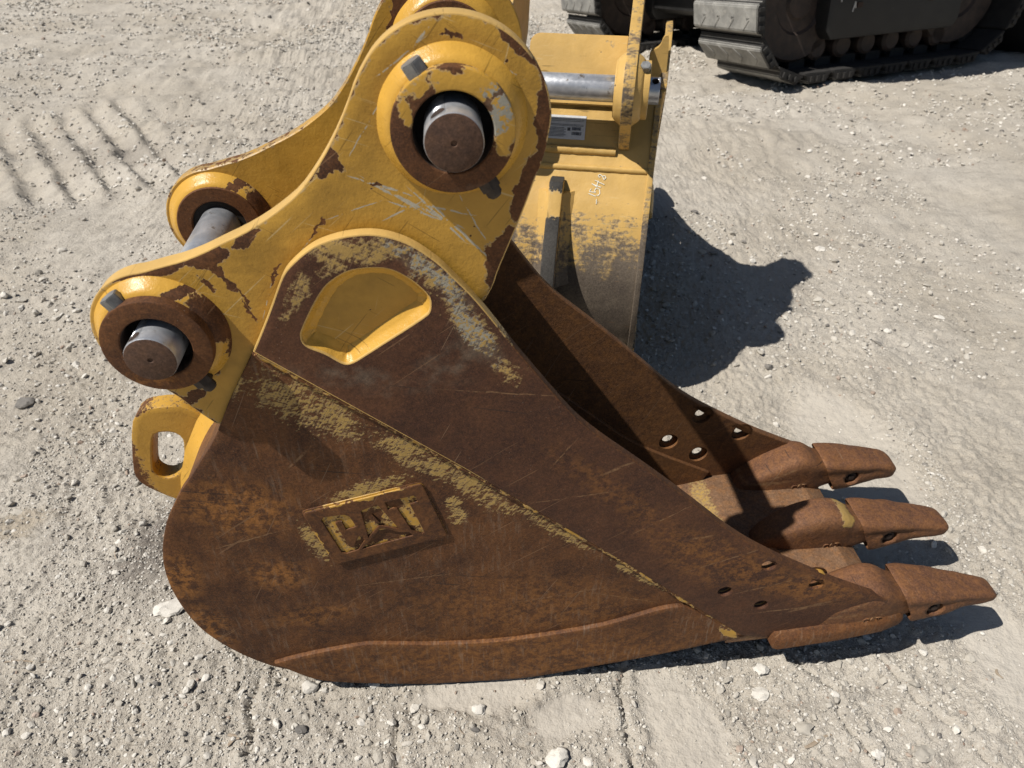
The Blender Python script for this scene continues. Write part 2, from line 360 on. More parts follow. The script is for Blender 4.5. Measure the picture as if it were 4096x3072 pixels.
def plate_mesh(name, outline, h_out, h_in, holes=(), bev=0.002, edge=0.018, hedge=0.006, fl=False, side=-1, csk=None):
    """flat plate in the xz plane; h = distance from the mid plane, side -1 = near side (y = -h).
    rim faces get material slot 1"""
    bm = bmesh.new(); lay = bm.verts.layers.float.new('edge')
    def ring(pts, h, e):
        vs = []
        for (x, z) in pts:
            v = bm.verts.new((x, side * (h + (flare(x) if fl else 0)), z)); v[lay] = e; vs.append(v)
        return vs
    def strip(a, b, mi):
        for i in range(len(a)):
            j = (i + 1) % len(a)
            try:
                f = bm.faces.new((a[i], a[j], b[j], b[i])); f.material_index = mi
            except ValueError: pass
    loops = [(ccw(outline), edge, None)] + [(ccw(h)[::-1], hedge, csk if len(h) == 28 else None) for h in holes]
    front, back = [], []
    for pts, ed, ck in loops:
        o1 = inset(pts, bev * 0.3); o2 = inset(pts, bev); o3 = inset(pts, ed)
        if ck:   # bolt hole widened on the inner face
            wide = inset(pts, ck)
            seq = [(o3, h_out, 0), (o2, h_out, .9), (pts, h_out - bev, 1), (pts, (h_out + h_in) / 2, 1), (wide, (h_out + h_in) / 2 - 0.001, 1), (wide, h_in, .9), (inset(wide, .006), h_in, 0)]
        else:
            seq = [(o3, h_out, 0), (o2, h_out, .9), (o1, h_out - bev * 0.3, 1), (pts, h_out - bev, 1), (pts, h_in + bev, 1), (o2, h_in, .9), (o3, h_in, 0)]
        rings = [ring(*q) for q in seq]
        for i in range(len(rings) - 1):
            strip(rings[i], rings[i + 1], 0 if i in (0, len(rings) - 2) else (2 if (ck and i >= 3) else (0 if ck else 1)))
        front.append(rings[0]); back.append(rings[-1])
    for grp in (front, back):
        es = []
        for rg in grp:
            for i in range(len(rg)):
                e = bm.edges.get((rg[i], rg[(i + 1) % len(rg)]))
                if e is None: e = bm.edges.new((rg[i], rg[(i + 1) % len(rg)]))
                es.append(e)
        bmesh.ops.triangle_fill(bm, use_beauty=True, use_dissolve=False, edges=es)
    return finish(bm, name, 35)
def mirror_mesh(me, name):
    m2 = me.copy(); m2.name = name
    m2.transform(Matrix.Scale(-1, 4, (0, 1, 0))); m2.flip_normals()
    return m2
def lathe(name, prof, cx, cz, n=64, closed=False, y0=0.0, matf=None, jitter=0.0):
    """revolve (r, y) profile about the y axis through (cx, cz)"""
    bm = bmesh.new(); rows = []
    for (r, y) in prof:
        if r < 1e-6: rows.append([bm.verts.new((cx, y + y0, cz))]); continue
        rows.append([bm.verts.new((cx + (r + jitter * math.sin(7 * a + 31 * y) * math.sin(3.3 * a)) * math.cos(a), y + y0, cz + (r + jitter * math.sin(5 * a)) * math.sin(a)))
                     for a in [2 * math.pi * i / n for i in range(n)]])
    pairs = list(zip(range(len(rows) - 1), range(1, len(rows)))) + ([(len(rows) - 1, 0)] if closed else [])
    for ia, ib in pairs:
        a, b = rows[ia], rows[ib]
        for i in range(n):
            j = (i + 1) % n
            if len(a) == 1 and len(b) == 1: continue
            if len(a) == 1: f = bm.faces.new((a[0], b[i], b[j]))
            elif len(b) == 1: f = bm.faces.new((a[i], a[j], b[0]))
            else: f = bm.faces.new((a[i], a[j], b[j], b[i]))
            if matf: f.material_index = matf(ia)
    return finish(bm, name, 40)
def loft_mesh(name, rings, cap0=True, cap1=True, sub=0, angle=50):
    bm = bmesh.new(); rows = [[bm.verts.new(p) for p in r] for r in rings]
    for a, b in zip(rows, rows[1:]):
        for i in range(len(a)):
            j = (i + 1) % len(a)
            bm.faces.new((a[i], a[j], b[j], b[i]))
    if cap0: bm.faces.new(rows[0][::-1])
    if cap1: bm.faces.new(rows[-1])
    me = finish(bm, name, angle)
    if sub: me = subdivided(me, sub)
    return me
def subdivided(me, lv):
    o = bpy.data.objects.new('tmp', me); C.objects.link(o)
    md = o.modifiers.new('s', 'SUBSURF'); md.levels = lv; md.render_levels = lv
    bpy.context.view_layer.update()
    m2 = bpy.data.meshes.new_from_object(o.evaluated_get(bpy.context.evaluated_depsgraph_get()))
    m2.name = me.name
    bpy.data.objects.remove(o); bpy.data.meshes.remove(me)
    smooth(m2, 60)
    return m2
def cut(me, cutters):
    o = bpy.data.objects.new('tmp', me); C.objects.link(o); cs = []
    for cm in cutters:
        c = bpy.data.objects.new('cutter', cm); C.objects.link(c); cs.append(c)
        md = o.modifiers.new('b', 'BOOLEAN'); md.operation = 'DIFFERENCE'; md.solver = 'EXACT'; md.object = c
        try: md.material_mode = 'TRANSFER'
        except Exception: pass
    bpy.context.view_layer.update()
    m2 = bpy.data.meshes.new_from_object(o.evaluated_get(bpy.context.evaluated_depsgraph_get()))
    m2.name = me.name
    for c in cs:
        cm = c.data; bpy.data.objects.remove(c); bpy.data.meshes.remove(cm)
    bpy.data.objects.remove(o)
    return m2
def cyl_between(bm, a, b, r, n=24, r2=None, mi=0):
    a = Vector(a); b = Vector(b); d = (b - a).normalized()
    u = d.orthogonal().normalized(); w = d.cross(u)
    r2 = r if r2 is None else r2
    A = [bm.verts.new(a + (u * math.cos(t) + w * math.sin(t)) * r) for t in [2 * math.pi * i / n for i in range(n)]]
    B = [bm.verts.new(b + (u * math.cos(t) + w * math.sin(t)) * r2) for t in [2 * math.pi * i / n for i in range(n)]]
    fs = []
    for i in range(n):
        j = (i + 1) % n; fs.append(bm.faces.new((A[i], A[j], B[j], B[i])))
    fs.append(bm.faces.new(A[::-1])); fs.append(bm.faces.new(B))
    for f in fs: f.material_index = mi
    return fs
def cyl_mesh(name, a, b, r, n=24, r2=None):
    bm = bmesh.new(); cyl_between(bm, a, b, r, n, r2); return finish(bm, name, 40)
def box(bm, c, s, rot=None):
    vs = [Vector((sx * s[0] / 2, sy * s[1] / 2, sz * s[2] / 2)) for sx in (-1, 1) for sy in (-1, 1) for sz in (-1, 1)]
    if rot is not None: vs = [rot @ v for v in vs]
    v = [bm.verts.new(Vector(c) + q) for q in vs]
    for q in ((0, 1, 3, 2), (4, 6, 7, 5), (0, 4, 5, 1), (2, 3, 7, 6), (0, 2, 6, 4), (1, 5, 7, 3)): bm.faces.new([v[i] for i in q])
def extrude_profile(name, prof, y0, y1, bev=0.004, seg=2, w=None):
    """closed (x, z) polygon extruded along y"""
    bm = bmesh.new()
    A = [bm.verts.new((x, y0, z)) for x, z in prof]; B = [bm.verts.new((x, y1, z)) for x, z in prof]
    n = len(prof)
    for i in range(n): bm.faces.new((A[i], A[(i + 1) % n], B[(i + 1) % n], B[i]))
    bm.faces.new(A[::-1]); bm.faces.new(B)
    bmesh.ops.recalc_face_normals(bm, faces=bm.faces)
    if bev: bmesh.ops.bevel(bm, geom=list(bm.edges), offset=bev, segments=seg, affect='EDGES', profile=0.6)
    return finish(bm, name, 40)
def tube_path(name, pts, r, n=8, jit=0.0, flat=1.0):
    rings = []
    for i, p in enumerate(pts):
        p = Vector(p); d = (Vector(pts[min(i + 1, len(pts) - 1)]) - Vector(pts[max(i - 1, 0)])).normalized()
        u = d.cross(Vector((0, 1, 0))); u = u.normalized() if u.length > 1e-4 else Vector((1, 0, 0)); w = d.cross(u)
        rr = r * (1 + jit * (rng.random() - .5))
        rings.append([tuple(p + u * math.cos(t) * rr + w * math.sin(t) * rr * flat) for t in [2 * math.pi * k / n for k in range(n)]])
    return loft_mesh(name, rings, angle=70)

# ------------------------------------------------------------------ outlines of the digging bucket (metres, x along, z up)
LOWPIN = (0.0, 1.008); TOPPIN = (0.4385, 1.3018)
HINGE = (arc(TOPPIN[0], TOPPIN[1], 0.1255, 140, 0, 22)
    + [(0.5598,1.2752),(0.5538,1.25),(0.5442,1.2241),(0.5309,1.1845),(0.5102,1.1307),(0.4923,1.0859),(0.4861,1.0636),(0.4735,1.0398),(0.40,.985),(0.14,.80),(0.0284,.8279),(0.0032,.8599),(-.0193,.8948)]
    + arc(LOWPIN[0], LOWPIN[1], 0.1012, 240, 92, 20)
    + [(0.0247,1.1168),(0.055,1.1236),(0.0863,1.1349),(0.1136,1.1474),(0.1447,1.1606),(0.1762,1.177),(0.2058,1.1963),(0.231,1.2154),(0.2560,1.2440),(0.2825,1.28),(0.3048,1.3175),(0.3231,1.3554)])
HINGE = chaikin(HINGE, 1, sharp={i for i, p in enumerate(HINGE) if p in ((0.4735,1.0398),(0.14,.80),(0.0284,.8279))})
UPPER0 = [(0.1249,.98),(0.1423,1.0106),(0.1643,1.0514),(0.1849,1.0927),(0.1946,1.1094),(0.2061,1.1215),(0.2234,1.1362),(0.2419,1.1487),(0.263,1.1568),(0.2854,1.1619),(0.3073,1.1639),(0.3253,1.1632),(0.3431,1.1597),(0.3607,1.1532),(0.3782,1.1435),(0.3956,1.1296),(0.4133,1.1132),(0.4311,1.0911),(0.4555,1.0615),(0.4861,1.0155),(0.5150,.9684),(0.552,.9146),(0.5868,.8633),(0.6220,.8154),(0.6678,.7693),(0.7193,.7237),(0.7924,.6562),(0.8718,.5785),(0.9273,.5221),(0.9884,.469),(1.0575,.4203),(1.1203,.3804),(1.1904,.3365),(1.2604,.2986),(1.335,.2600),(1.345,.172),(1.1793,.150),(1.0824,.1376),(1.0295,.1509),(0.8567,.317),(0.7372,.4322),(0.43,.712)]
UPPER = chaikin(UPPER0, 2, sharp={0, 34, 35, 36, 37, 38, 40, 41})
DHOLE = chaikin([(0.3248,1.1112),(0.3005,1.1111),(0.2813,1.1073),(0.2651,1.0984),(0.2502,1.0872),(0.2384,1.0723),(0.2283,1.0571),(0.2176,1.0393),(0.2062,1.0189),(0.2006,1.0072),(0.2006,.9927),(0.2079,.9836),(0.2301,.9723),(0.246,.9574),(0.257,.9495),(0.2676,.9522),(0.281,.9603),(0.3845,1.0302),(0.3912,1.0405),(0.3925,1.0588),(0.3873,1.068),(0.3803,1.0772),(0.3698,1.0886),(0.3556,1.1),(0.3413,1.1079)], 2)
LEFT = [(0.121,.9721),(0.076,.8997),(0.0572,.8678),(0.036,.8271),(0.0158,.7928),(-.0108,.7577),(-.0395,.7171),(-.0669,.6838),(-.0904,.6443),(-.1075,.6173),(-.1278,.5698),(-.139,.5381),(-.1517,.4881),(-.1561,.444),(-.1567,.4034),(-.1528,.3547),(-.1443,.3035),(-.1275,.2554),(-.1011,.2079),(-.0737,.1697),(-.0421,.1360),(-.0117,.1104)]
LOWER = chaikin(LEFT + [(0.0512,.079),(0.1299,.0471),(0.2625,.0206),(0.36,.012),(0.45,.0135),(0.5514,.0170),(0.6306,.0344),(0.7088,.0544),(0.8955,.1002),(1.0699,.1533),(1.09,.20),(0.8667,.327),(0.7472,.4422),(0.44,.722)], 2, sharp={0, 32})
WEAR = chaikin([(-.013,.1441),(0.0074,.1207),(0.0512,.075),(0.0858,.0551),(0.1299,.0431),(0.1747,.0325),(0.2625,.0166),(0.305,.0082),(0.3525,.008),(0.4319,.0094),(0.4915,.0088),(0.5514,.013),(0.6306,.0294),(0.7088,.0504),(0.7732,.0638),(0.8955,.0962),(0.9985,.1295),(1.0699,.1493),(1.0266,.1581),(0.9889,.1826),(0.8944,.2655),(0.87,.2707),(0.8317,.2639),(0.7566,.2299),(0.6973,.2073),(0.5489,.1775),(0.4365,.1675),(0.325,.1728),(0.2165,.1904),(0.1876,.1925),(0.0865,.1742),(0.0293,.1588)], 1, sharp={0, 17})
HOLES = [circle(x, z, 0.0140) for x, z in ((1.0375,.4013),(1.1558,.3306),(1.0512,.2649),(0.9619,.3197))]
WRAP = [(1.06,.150),(0.90,.105),(0.70,.052),(0.55,.020),(0.42,.011),(0.27,.024),(0.13,.052),(0.04,.09),(-.02,.13),(-.0737,.185),(-.1175,.2604),(-.1418,.3547),(-.1471,.424),(-.1417,.4881),(-.129,.5381),(-.0985,.6173),(-.0589,.6838),(-.0315,.7171),(-.0038,.7577),(0.0228,.7928),(0.043,.8271),(0.0642,.8678),(0.083,.8997),(0.125,.966),(0.17,.990),(0.30,1.0),(0.44,.985),(0.475,.95)]

def strip_shell(name, prof, thick, wf, n=4):
    """curved sheet: profile (x, z) swept across y from -wf(x) to wf(x), thickened inward (left of travel)"""
    q = prof
    for _ in range(2):
        o = [q[0]]
        for a, b in zip(q, q[1:]):
            o += [(a[0] * .75 + b[0] * .25, a[1] * .75 + b[1] * .25), (a[0] * .25 + b[0] * .75, a[1] * .25 + b[1] * .75)]
        q = o + [q[-1]]
    inn = []
    for i, p in enumerate(q):
        a = Vector(q[max(i - 1, 0)]); b = Vector(q[min(i + 1, len(q) - 1)]); d = (b - a).normalized()
        inn.append((p[0] + d.y * thick, p[1] - d.x * thick))
    bm = bmesh.new()
    def grid(pts):
        rows = []
        for (x, z) in pts:
            w = wf(x); rows.append([bm.verts.new((x, -w + 2 * w * j / n, z)) for j in range(n + 1)])
        return rows
    A, B = grid(q), grid(inn)
    for G in (A, B):
        for r0, r1 in zip(G, G[1:]):
            for j in range(n): bm.faces.new((r0[j], r0[j + 1], r1[j + 1], r1[j]))
    for j in (0, n):
        for i in range(len(A) - 1): bm.faces.new((A[i][j], A[i + 1][j], B[i + 1][j], B[i][j]))
    for e in (0, -1):
        for j in range(n): bm.faces.new((A[e][j], A[e][j + 1], B[e][j + 1], B[e][j]))
    return finish(bm, name, 50)

# ------------------------------------------------------------------ tooth / adapter
SEC = [(0, 1), (.5, 1), (.86, .95), (1, .80), (.93, .62), (.99, .46), (1.0, .22), (.86, .04), (.5, 0)]
def sec_ring(T, B, yc, w, crease=1.0, wt=1.0):
    half = SEC + [(0, 0)]
    pts = [(u, v) for u, v in half] + [(-u, v) for u, v in half[1:-1][::-1]]
    out = []
    for u, v in pts:
        uu = u
        if abs(abs(v) - .62) < .01: uu = math.copysign(1 - (1 - abs(u)) * crease, u)
        ww = w * (1 + (wt - 1) * v)
        out.append((B[0] + (T[0] - B[0]) * v, yc + uu * ww, B[1] + (T[1] - B[1]) * v))
    return out
def tooth_mesh(name, yc, tipw, tipx, droop):
    S = [((1.374,.264),(1.426,.156),.0535,1.0),((1.384,.2665),(1.433,.156),.0550,1.6),((1.44,.259),(1.47,.165),.0535,2.0),((1.50,.246 - droop * .3),(1.508,.177),.0485,2.0),
         ((1.55,.236 - droop * .5),(1.545,.182),.5 * (.047 + tipw),.8),((1.592 + tipx * .6,.226 - droop * .8),(1.588 + tipx * .6,.181),.35 * .044 + .65 * tipw,.3),((1.618 + tipx,.217 - droop),(1.614 + tipx,.183),tipw,0.1),((1.628 + tipx,.208 - droop),(1.625 + tipx,.188),tipw * .7,0.0)]
    rings = [sec_ring(T, B, yc, w, c) for T, B, w, c in S]
    c0 = Vector((1.42, yc, .208))
    r0 = rings[0]
    def sc(r, k, dx): return [tuple(c0 + (Vector(p) - c0) * k + Vector((dx, 0, 0))) for p in r]
    rings = [sc(r0, .55, .05), sc(r0, .80, .04), sc(r0, .84, .004), sc(r0, .97, -.0005)] + rings
    me = loft_mesh(name, rings, True, True, sub=2)
    from mathutils import noise as mn
    for v in me.vertices:      # uneven wear
        p = v.co * 22 + Vector((yc * 40, 0, 0)); k = .0026 if v.co.x > 1.40 else .001
        v.co += Vector((mn.noise(p), mn.noise(p + Vector((9, 0, 0))), mn.noise(p + Vector((0, 7, 0))))) * k + v.normal * mn.noise(v.co * 60) * .0009
    cs = []
    for s in (-1, 1):
        cs.append(cyl_mesh('c', (1.462, yc + s * .036, .209), (1.464, yc + s * .075, .206), .0205, 28))
    me = cut(me, cs); me.materials.clear()
    return me
def adapter_mesh(name, yc, corner=0):
    S = [((1.13,.178),(1.13,.150),.022),((1.15,.205),(1.15,.135),.032),((1.19,.246),(1.18,.126),.041),((1.25,.276),(1.24,.124),.046),((1.31,.286),(1.30,.130),.0475),((1.345,.276),(1.345,.139),.0455),
         ((1.360,.262),(1.368,.150),.0420),((1.385,.250),(1.395,.167),.0400),((1.43,.243),(1.44,.176),.037),((1.49,.228),(1.49,.190),.03)]
    if corner:
        S[0] = ((1.16,.19),(1.12,.130),.026); S[1] = ((1.19,.215),(1.14,.128),.034); S[2] = ((1.23,.245),(1.18,.126),.042); S[3] = ((1.28,.270),(1.24,.124),.046)
    if corner: S = [(T, B, w + (.0055 if i < 7 else 0)) for i, (T, B, w) in enumerate(S)]
    rings = [sec_ring(T, B, yc, w, .3) for T, B, w in S]
    return loft_mesh(name, rings, True, True, sub=2)

# ------------------------------------------------------------------ the bucket
def make_bucket(label, cat, loc, rotz, old=True):
    dh = 0.0 if old else 0.0712                     # the second one is wider than its hinge
    root = thing('digging_bucket' if old else 'trenching_bucket', label, cat, loc, rotz)
    mt = (lambda k: k) if old else (lambda k: 'yellow2')
    HO, HI = 0.2036, 0.1716
    me = plate_mesh('hinge_plate', HINGE, HO, HI, holes=[circle(*LOWPIN, .060, 40), circle(*TOPPIN, .060, 40)], bev=.0022, edge=.020, hedge=.003)
    a = link('hinge_plate', me, [mt('hinge'), 'rim' if old else 'yellow2'], root)
    m2 = mirror_mesh(me, 'hinge_plate'); m2.materials.clear(); link('hinge_plate', m2, [mt('hinge_clean'), 'rim' if old else 'yellow2'], root)
    # bosses, weld collars, pins, bolts
    d = Vector((-0.505, 0, 0.863)); Rb = .0767
    for (cx, cz), rb, key, pinh in ((LOWPIN, .0488, 'boss_rust', .0295), (TOPPIN, .0500, 'boss_upper', .0355)):
        prof = [(rb, .1500), (rb, .2408), (rb + .0018, .2426), (Rb - .0025, .2426), (Rb - .0006, .2418), (Rb, .2396), (Rb, .1500), (Rb - .002, .1476), (rb + .002, .1476)]
        b = lathe('boss', [(r, -h) for r, h in prof], cx, cz, 72, True, matf=lambda i: 1 if i in (0, 8) else 0)
        link('boss', b, [mt(key), 'hole_dark'], root); b2 = mirror_mesh(b, 'boss'); b2.materials.clear(); link('boss', b2, ['boss_rust' if old else 'yellow2', 'hole_dark'], root)
        for (h0, sg) in ((HO, 1), (HI, -1)):
            pr = [(Rb - .003, h0 + sg * .022), (Rb + .001, h0 + sg * .0215), (Rb + .006, h0 + sg * .017), (Rb + .010, h0 + sg * .0125), (Rb + .012, h0 + sg * .0085), (Rb + .0165, h0 + sg * .004), (Rb + .0185, h0 - sg * .0005), (Rb - .003, h0 - sg * .002)]
            w = lathe('weld_collar', [(r, -h) for r, h in pr], cx, cz, 72, True, jitter=.0006)
            link('weld_collar', w, mt('collar'), root); w2 = mirror_mesh(w, 'weld_collar'); link('weld_collar', w2, [], root)
        for sg in (-1, 1):
            for hh in (.200, .158):
                q = [(.0355, sg * hh), (rb + .001, sg * hh), (rb + .001, sg * (hh - .004)), (.0355, sg * (hh - .004))]
                link('pin_seal', lathe('pin_seal', q, cx, cz, 40, True), 'seal', root)
        # pin
        H = .2426 + pinh; r = .0360
        half = [(0, H - .0022), (.003, H - .0022), (.0042, H), (r - .003, H), (r - .001, H - .0008), (r, H - .003), (r, 0)]
        prof = [(rr, -h) for rr, h in half] + [(rr, h) for rr, h in half[::-1][1:]]
        nn = len(half)
        pm = lathe('pin', prof, cx, cz, 64, matf=lambda i: 1 if (i < 4 or i > 2 * nn - 7) else 0)
        pm.materials.append(M['steel']); pm.materials.append(M['pin_face'])
        cs = []
        for s in (-1, 1):
            p = Vector((cx, s * (.2426 + pinh * .50), cz)); cm = cyl_mesh('c', p + d * .008, p + d * .06, .0098, 24); cm.materials.append(M['hole_dark']); cs.append(cm)
        link('pin', cut(pm, cs), [], root)
        for s in (-1, 1):
            p = Vector((cx, s * .2265, cz))
            bm = bmesh.new(); cyl_between(bm, p + d * (Rb - .004), p + d * (Rb + .0155), .0150, 6)
            bmesh.ops.bevel(bm, geom=list(bm.edges), offset=.0012, segments=2, affect='EDGES')
            link('bolt_head', finish(bm, 'bolt_head', 30), 'bolt', root)
            bm = bmesh.new(); cyl_between(bm, p - d * (Rb - .006), p - d * (Rb + .0125), .0150, 6); cyl_between(bm, p - d * (Rb + .012), p - d * (Rb + .0225), .0105, 20); cyl_between(bm, p - d * (Rb + .022), p - d * (Rb + .0265), .0105, 20, .0075)
            link('bolt_nut', finish(bm, 'bolt_nut', 30), 'bolt_dark' if old else 'bolt', root)
    # side plates
    up = UPPER if old else [(x, 1.0 + (z - 1.0) * .75 if z > 1.0 else z) for x, z in UPPER]
    hu = .2238 + dh
    me = plate_mesh('side_plate', up, hu, hu - .0205, holes=([DHOLE] if old else []) + HOLES, bev=.0025, edge=.016, hedge=.003, fl=True, csk=.0115)
    near = link('side_plate', me, [mt('upper'), 'rim' if old else 'yellow2', 'csk'], root)
    m2 = mirror_mesh(me, 'side_plate'); m2.materials.clear()
    far = link('side_plate', m2, [mt('inside'), 'rim' if old else 'yellow2', 'csk'], root)
    hl = .2124 + dh
    lo = LOWER
    me = plate_mesh('side_panel', lo, hl, hl - .018, bev=.002, edge=.014, fl=True)
    link('side_panel', me, [mt('lower'), mt('lower')], root)
    m2 = mirror_mesh(me, 'side_panel'); m2.materials.clear(); link('side_panel', m2, [mt('inside'), mt('lower')], root)
    hw = .2225 + dh
    me = plate_mesh('wear_strip', WEAR, hw, hl - .004, bev=.004, edge=.014, fl=True)
    link('wear_strip', me, [mt('wear'), mt('wear')], root); link('wear_strip', mirror_mesh(me, 'wear_strip'), [], root)
    # wrapper and cross tube
    wr = [(x, z) for x, z in WRAP]
    link('wrapper', strip_shell('wrapper', wr, .016, lambda x: hl - .016 + flare(x)), mt('inside'), root)
    # lip
    lipw = .2545 + dh
    L = extrude_profile('lip', [(1.00,.118),(1.12,.126),(1.385,.152),(1.390,.163),(1.335,.188),(1.10,.176),(1.00,.158)], -lipw + .012, lipw - .012, .003)
    link('lip', L, mt('lip'), root)
    for s in (-1, 1):   # heel strap under the corner
        rr = []
        for (x, zb, zt, ho) in ((1.098,.125,.155,.252),(1.104,.116,.160,.264),(1.115,.114,.161,.267),(1.25,.134,.184,.268),(1.35,.150,.199,.264),(1.39,.160,.196,.256),(1.402,.168,.190,.250)):
            ho += dh
            rr.append([(x, s * (ho - .03), zb), (x, s * (ho - .003), zb), (x, s * ho, zb + .003), (x, s * ho, zt - .018), (x, s * (ho - .004), zt - .010), (x, s * (ho - .013), zt), (x, s * (ho - .03), zt + .004)])
        link('corner_strap', loft_mesh('corner_strap', rr, angle=28), mt('wear') if old else 'yellow2', root)
    cc = .2046 + dh
    for yc, tw, tx, dr in ((-cc, .025, .010, .010), (0.0, .037, .004, 0.0), (cc, .035, -.026, -.006)):
        ad = link('adapter', adapter_mesh('adapter', yc, corner=abs(yc) > .1), ('cast' if abs(yc) > .1 else 'cast_paint') if old else 'yellow2', root)
        if old:      # small letters cast into the side of each adapter
            cu = bpy.data.curves.new('cast_letters', 'FONT'); cu.body = 'CAT'; cu.size = .021; cu.extrude = .0012; cu.align_x = 'CENTER'
            to = bpy.data.objects.new('cast_letters', cu); C.objects.link(to); bpy.context.view_layer.update()
            lm = bpy.data.meshes.new_from_object(to.evaluated_get(bpy.context.evaluated_depsgraph_get())); bpy.data.objects.remove(to)
            lm.transform(Matrix.Translation((1.318, yc - (.0478 if abs(yc) < .1 else .0530), .186)) @ Matrix.Rotation(-.10, 4, 'Y') @ Matrix.Rotation(R(90), 4, 'X'))
            link('cast_letters', lm, 'cast', ad)
        tm = link('tooth', tooth_mesh('tooth', yc, tw, tx, dr), 'cast', root)
        for s in (-1, 1):
            bm = bmesh.new(); cyl_between(bm, (1.463, yc + s * .030, .207), (1.463, yc + s * .0425, .207), .0150, 24)
            cyl_between(bm, (1.463, yc + s * .042, .207), (1.463, yc + s * .0455, .207), .0085, 6)
            link('retainer', finish(bm, 'retainer', 30), 'hole_dark', tm)
    # weld bead along the lower edge of the side plate
    for s in (-1, 1):
        ln = [(0.128,.975),(0.25,.868),(0.43,.7085),(0.58,.574),(0.7372,.4292),(0.8567,.314),(1.027,.150)]
        pts = []
        for (x0, z0), (x1, z1) in zip(ln, ln[1:]):
            nseg = max(4, int(math.hypot(x1 - x0, z1 - z0) / .008))
            for i in range(nseg):
                x = x0 + (x1 - x0) * i / nseg; z = z0 + (z1 - z0) * i / nseg
                pts.append((x + .0012 * rng.standard_normal(), s * (hl + .0015 + flare(x)), z - .002 + .0012 * rng.standard_normal()))
        link('weld_bead', tube_path('weld_bead', pts, .0072, 8, .25), 'bead' if old else 'yellow2', root)
    if old:
        # fillet weld round the D opening, near side
        dd = ccw(DHOLE)[::-1]
        def wav(p, d0): return inset(p, -d0)
        r0 = [(x, -.2215, z) for x, z in inset(dd, .001)]
        n = len(dd)
        def rg(off, h): return [(x, -h - .0006 * math.sin(i * 1.3), z) for i, (x, z) in enumerate(inset(dd, -off))]
        rings = [r0, rg(.002, .2185), rg(.006, .2115), rg(.011, .2075), rg(.0165, .2052), rg(.0185, .2030)]
        link('opening_weld', loft_mesh('opening_weld', rings, False, False, angle=60), 'collar', root)
    # emblem plate with sunk lettering
    if old:
        sq = [(0.1279,.6204),(0.3538,.6800),(0.3935,.5267),(0.1660,.4635)]
        def rounded(p, r):
            o = []
            for i in range(4):
                b = Vector(p[i]); a = Vector(p[i - 1]); c = Vector(p[(i + 1) % 4])
                u = (a - b).normalized() * r; v = (c - b).normalized() * r
                for t in (0, .25, .5, .75, 1): o.append(tuple((b + u) * (1 - t) ** 2 + b * 2 * t * (1 - t) + (b + v) * t * t))
            return o
        base = rounded(sq, .012)
        em = plate_mesh('emblem_plate', base, .2166, .2110, bev=.003, edge=.010)
        ep = link('emblem_plate', em, ['letter', 'emblem'], root)
        Cc = [(0.1628,.5974),(0.1686,.6049),(0.2056,.6082),(0.2139,.6017),(0.2224,.5739),(0.2028,.5671),(0.1986,.5915),(0.1911,.5923),(0.1857,.587),(0.201,.5203),(0.2067,.5159),(0.2135,.5189),(0.2156,.5286),(0.2238,.5467),(0.2303,.5443),(0.232,.5331),(0.2174,.5080),(0.1949,.4995),(0.1858,.5035)]
        Aa = [(0.2369,.6143),(0.2404,.6174),(0.2661,.6286),(0.2694,.6249),(0.2997,.5597),(0.272,.572),(0.2635,.5729),(0.241,.5415)]
        Tt = [(0.2818,.6338),(0.3332,.6467),(0.3374,.6436),(0.3394,.6307),(0.3252,.6253),(0.3456,.5467),(0.3418,.5425),(0.3226,.5552),(0.3021,.6161),(0.2963,.6189),(0.2858,.614)]
        tri = [(0.2253,.5096),(0.2454,.5346),(0.2649,.5629),(0.2728,.5633),(0.3013,.5496),(0.3171,.5487),(0.3238,.5385)]
        fb = [(x, z) for x, z in inset(ccw(base), .0030)]
        fm = plate_mesh('emblem_face', fb, .2204, .2162, holes=[Cc, Aa, Tt, tri], bev=.0016, edge=.004, hedge=.0020)
        fo = link('emblem_face', fm, ['emblem', 'emblem'], ep)
        im = plate_mesh('letter_island', [(0.2553,.6042),(0.2682,.5805),(0.2579,.5782)], .2204, .2162, bev=.001, edge=.003)
        link('letter_island', im, ['emblem', 'emblem'], fo)
    # lifting eye on the heel
    ey = chaikin([(-.09,.722),(-.160,.722),(-.190,.712),(-.212,.680),(-.244,.570),(-.248,.535),(-.232,.508),(-.186,.468),(-.12,.43),(-.06,.46),(-.02,.62)], 1)
    eh = chaikin([(-.183,.640),(-.172,.658),(-.140,.658),(-.126,.643),(-.128,.620),(-.146,.560),(-.165,.538),(-.190,.532),(-.206,.548),(-.204,.570)], 1)
    if not old:
        ey = chaikin([(-.02,.752),(-.062,.752),(-.215,.555),(-.243,.47),(-.235,.40),(-.16,.30),(-.08,.35),(-.05,.55)], 1, sharp={0, 1})
        eh = chaikin([(-.19,.505),(-.165,.515),(-.160,.47),(-.18,.42),(-.205,.42),(-.208,.46)], 2)
    me = plate_mesh('lifting_eye', ey, .021, -.021, holes=[eh], bev=.004, edge=.014, hedge=.005)
    link('lifting_eye', me, ['eye', 'eye'] if old else ['yellow2', 'grime'], root)
    pad = []
    for off, w in ((.03, .075), (.006, .062), (-.012, .036), (-.028, .022)):
        pad.append([(x + off, sy * w, z) for (x, z, sy) in ((-.150,.455,-1),(-.130,.535,-1),(-.098,.615,-1),(-.058,.685,-1),(-.035,.715,-1),(-.035,.715,1),(-.058,.685,1),(-.098,.615,1),(-.130,.535,1),(-.150,.455,1))])
    link('eye_base', loft_mesh('eye_base', pad, angle=30), 'collar' if old else 'yellow2', root)
    return root

bucket = make_bucket('rust-worn digging bucket with raised lettered plate and three teeth, front and centre', 'bucket', (0, .2426, 0), 0, True)

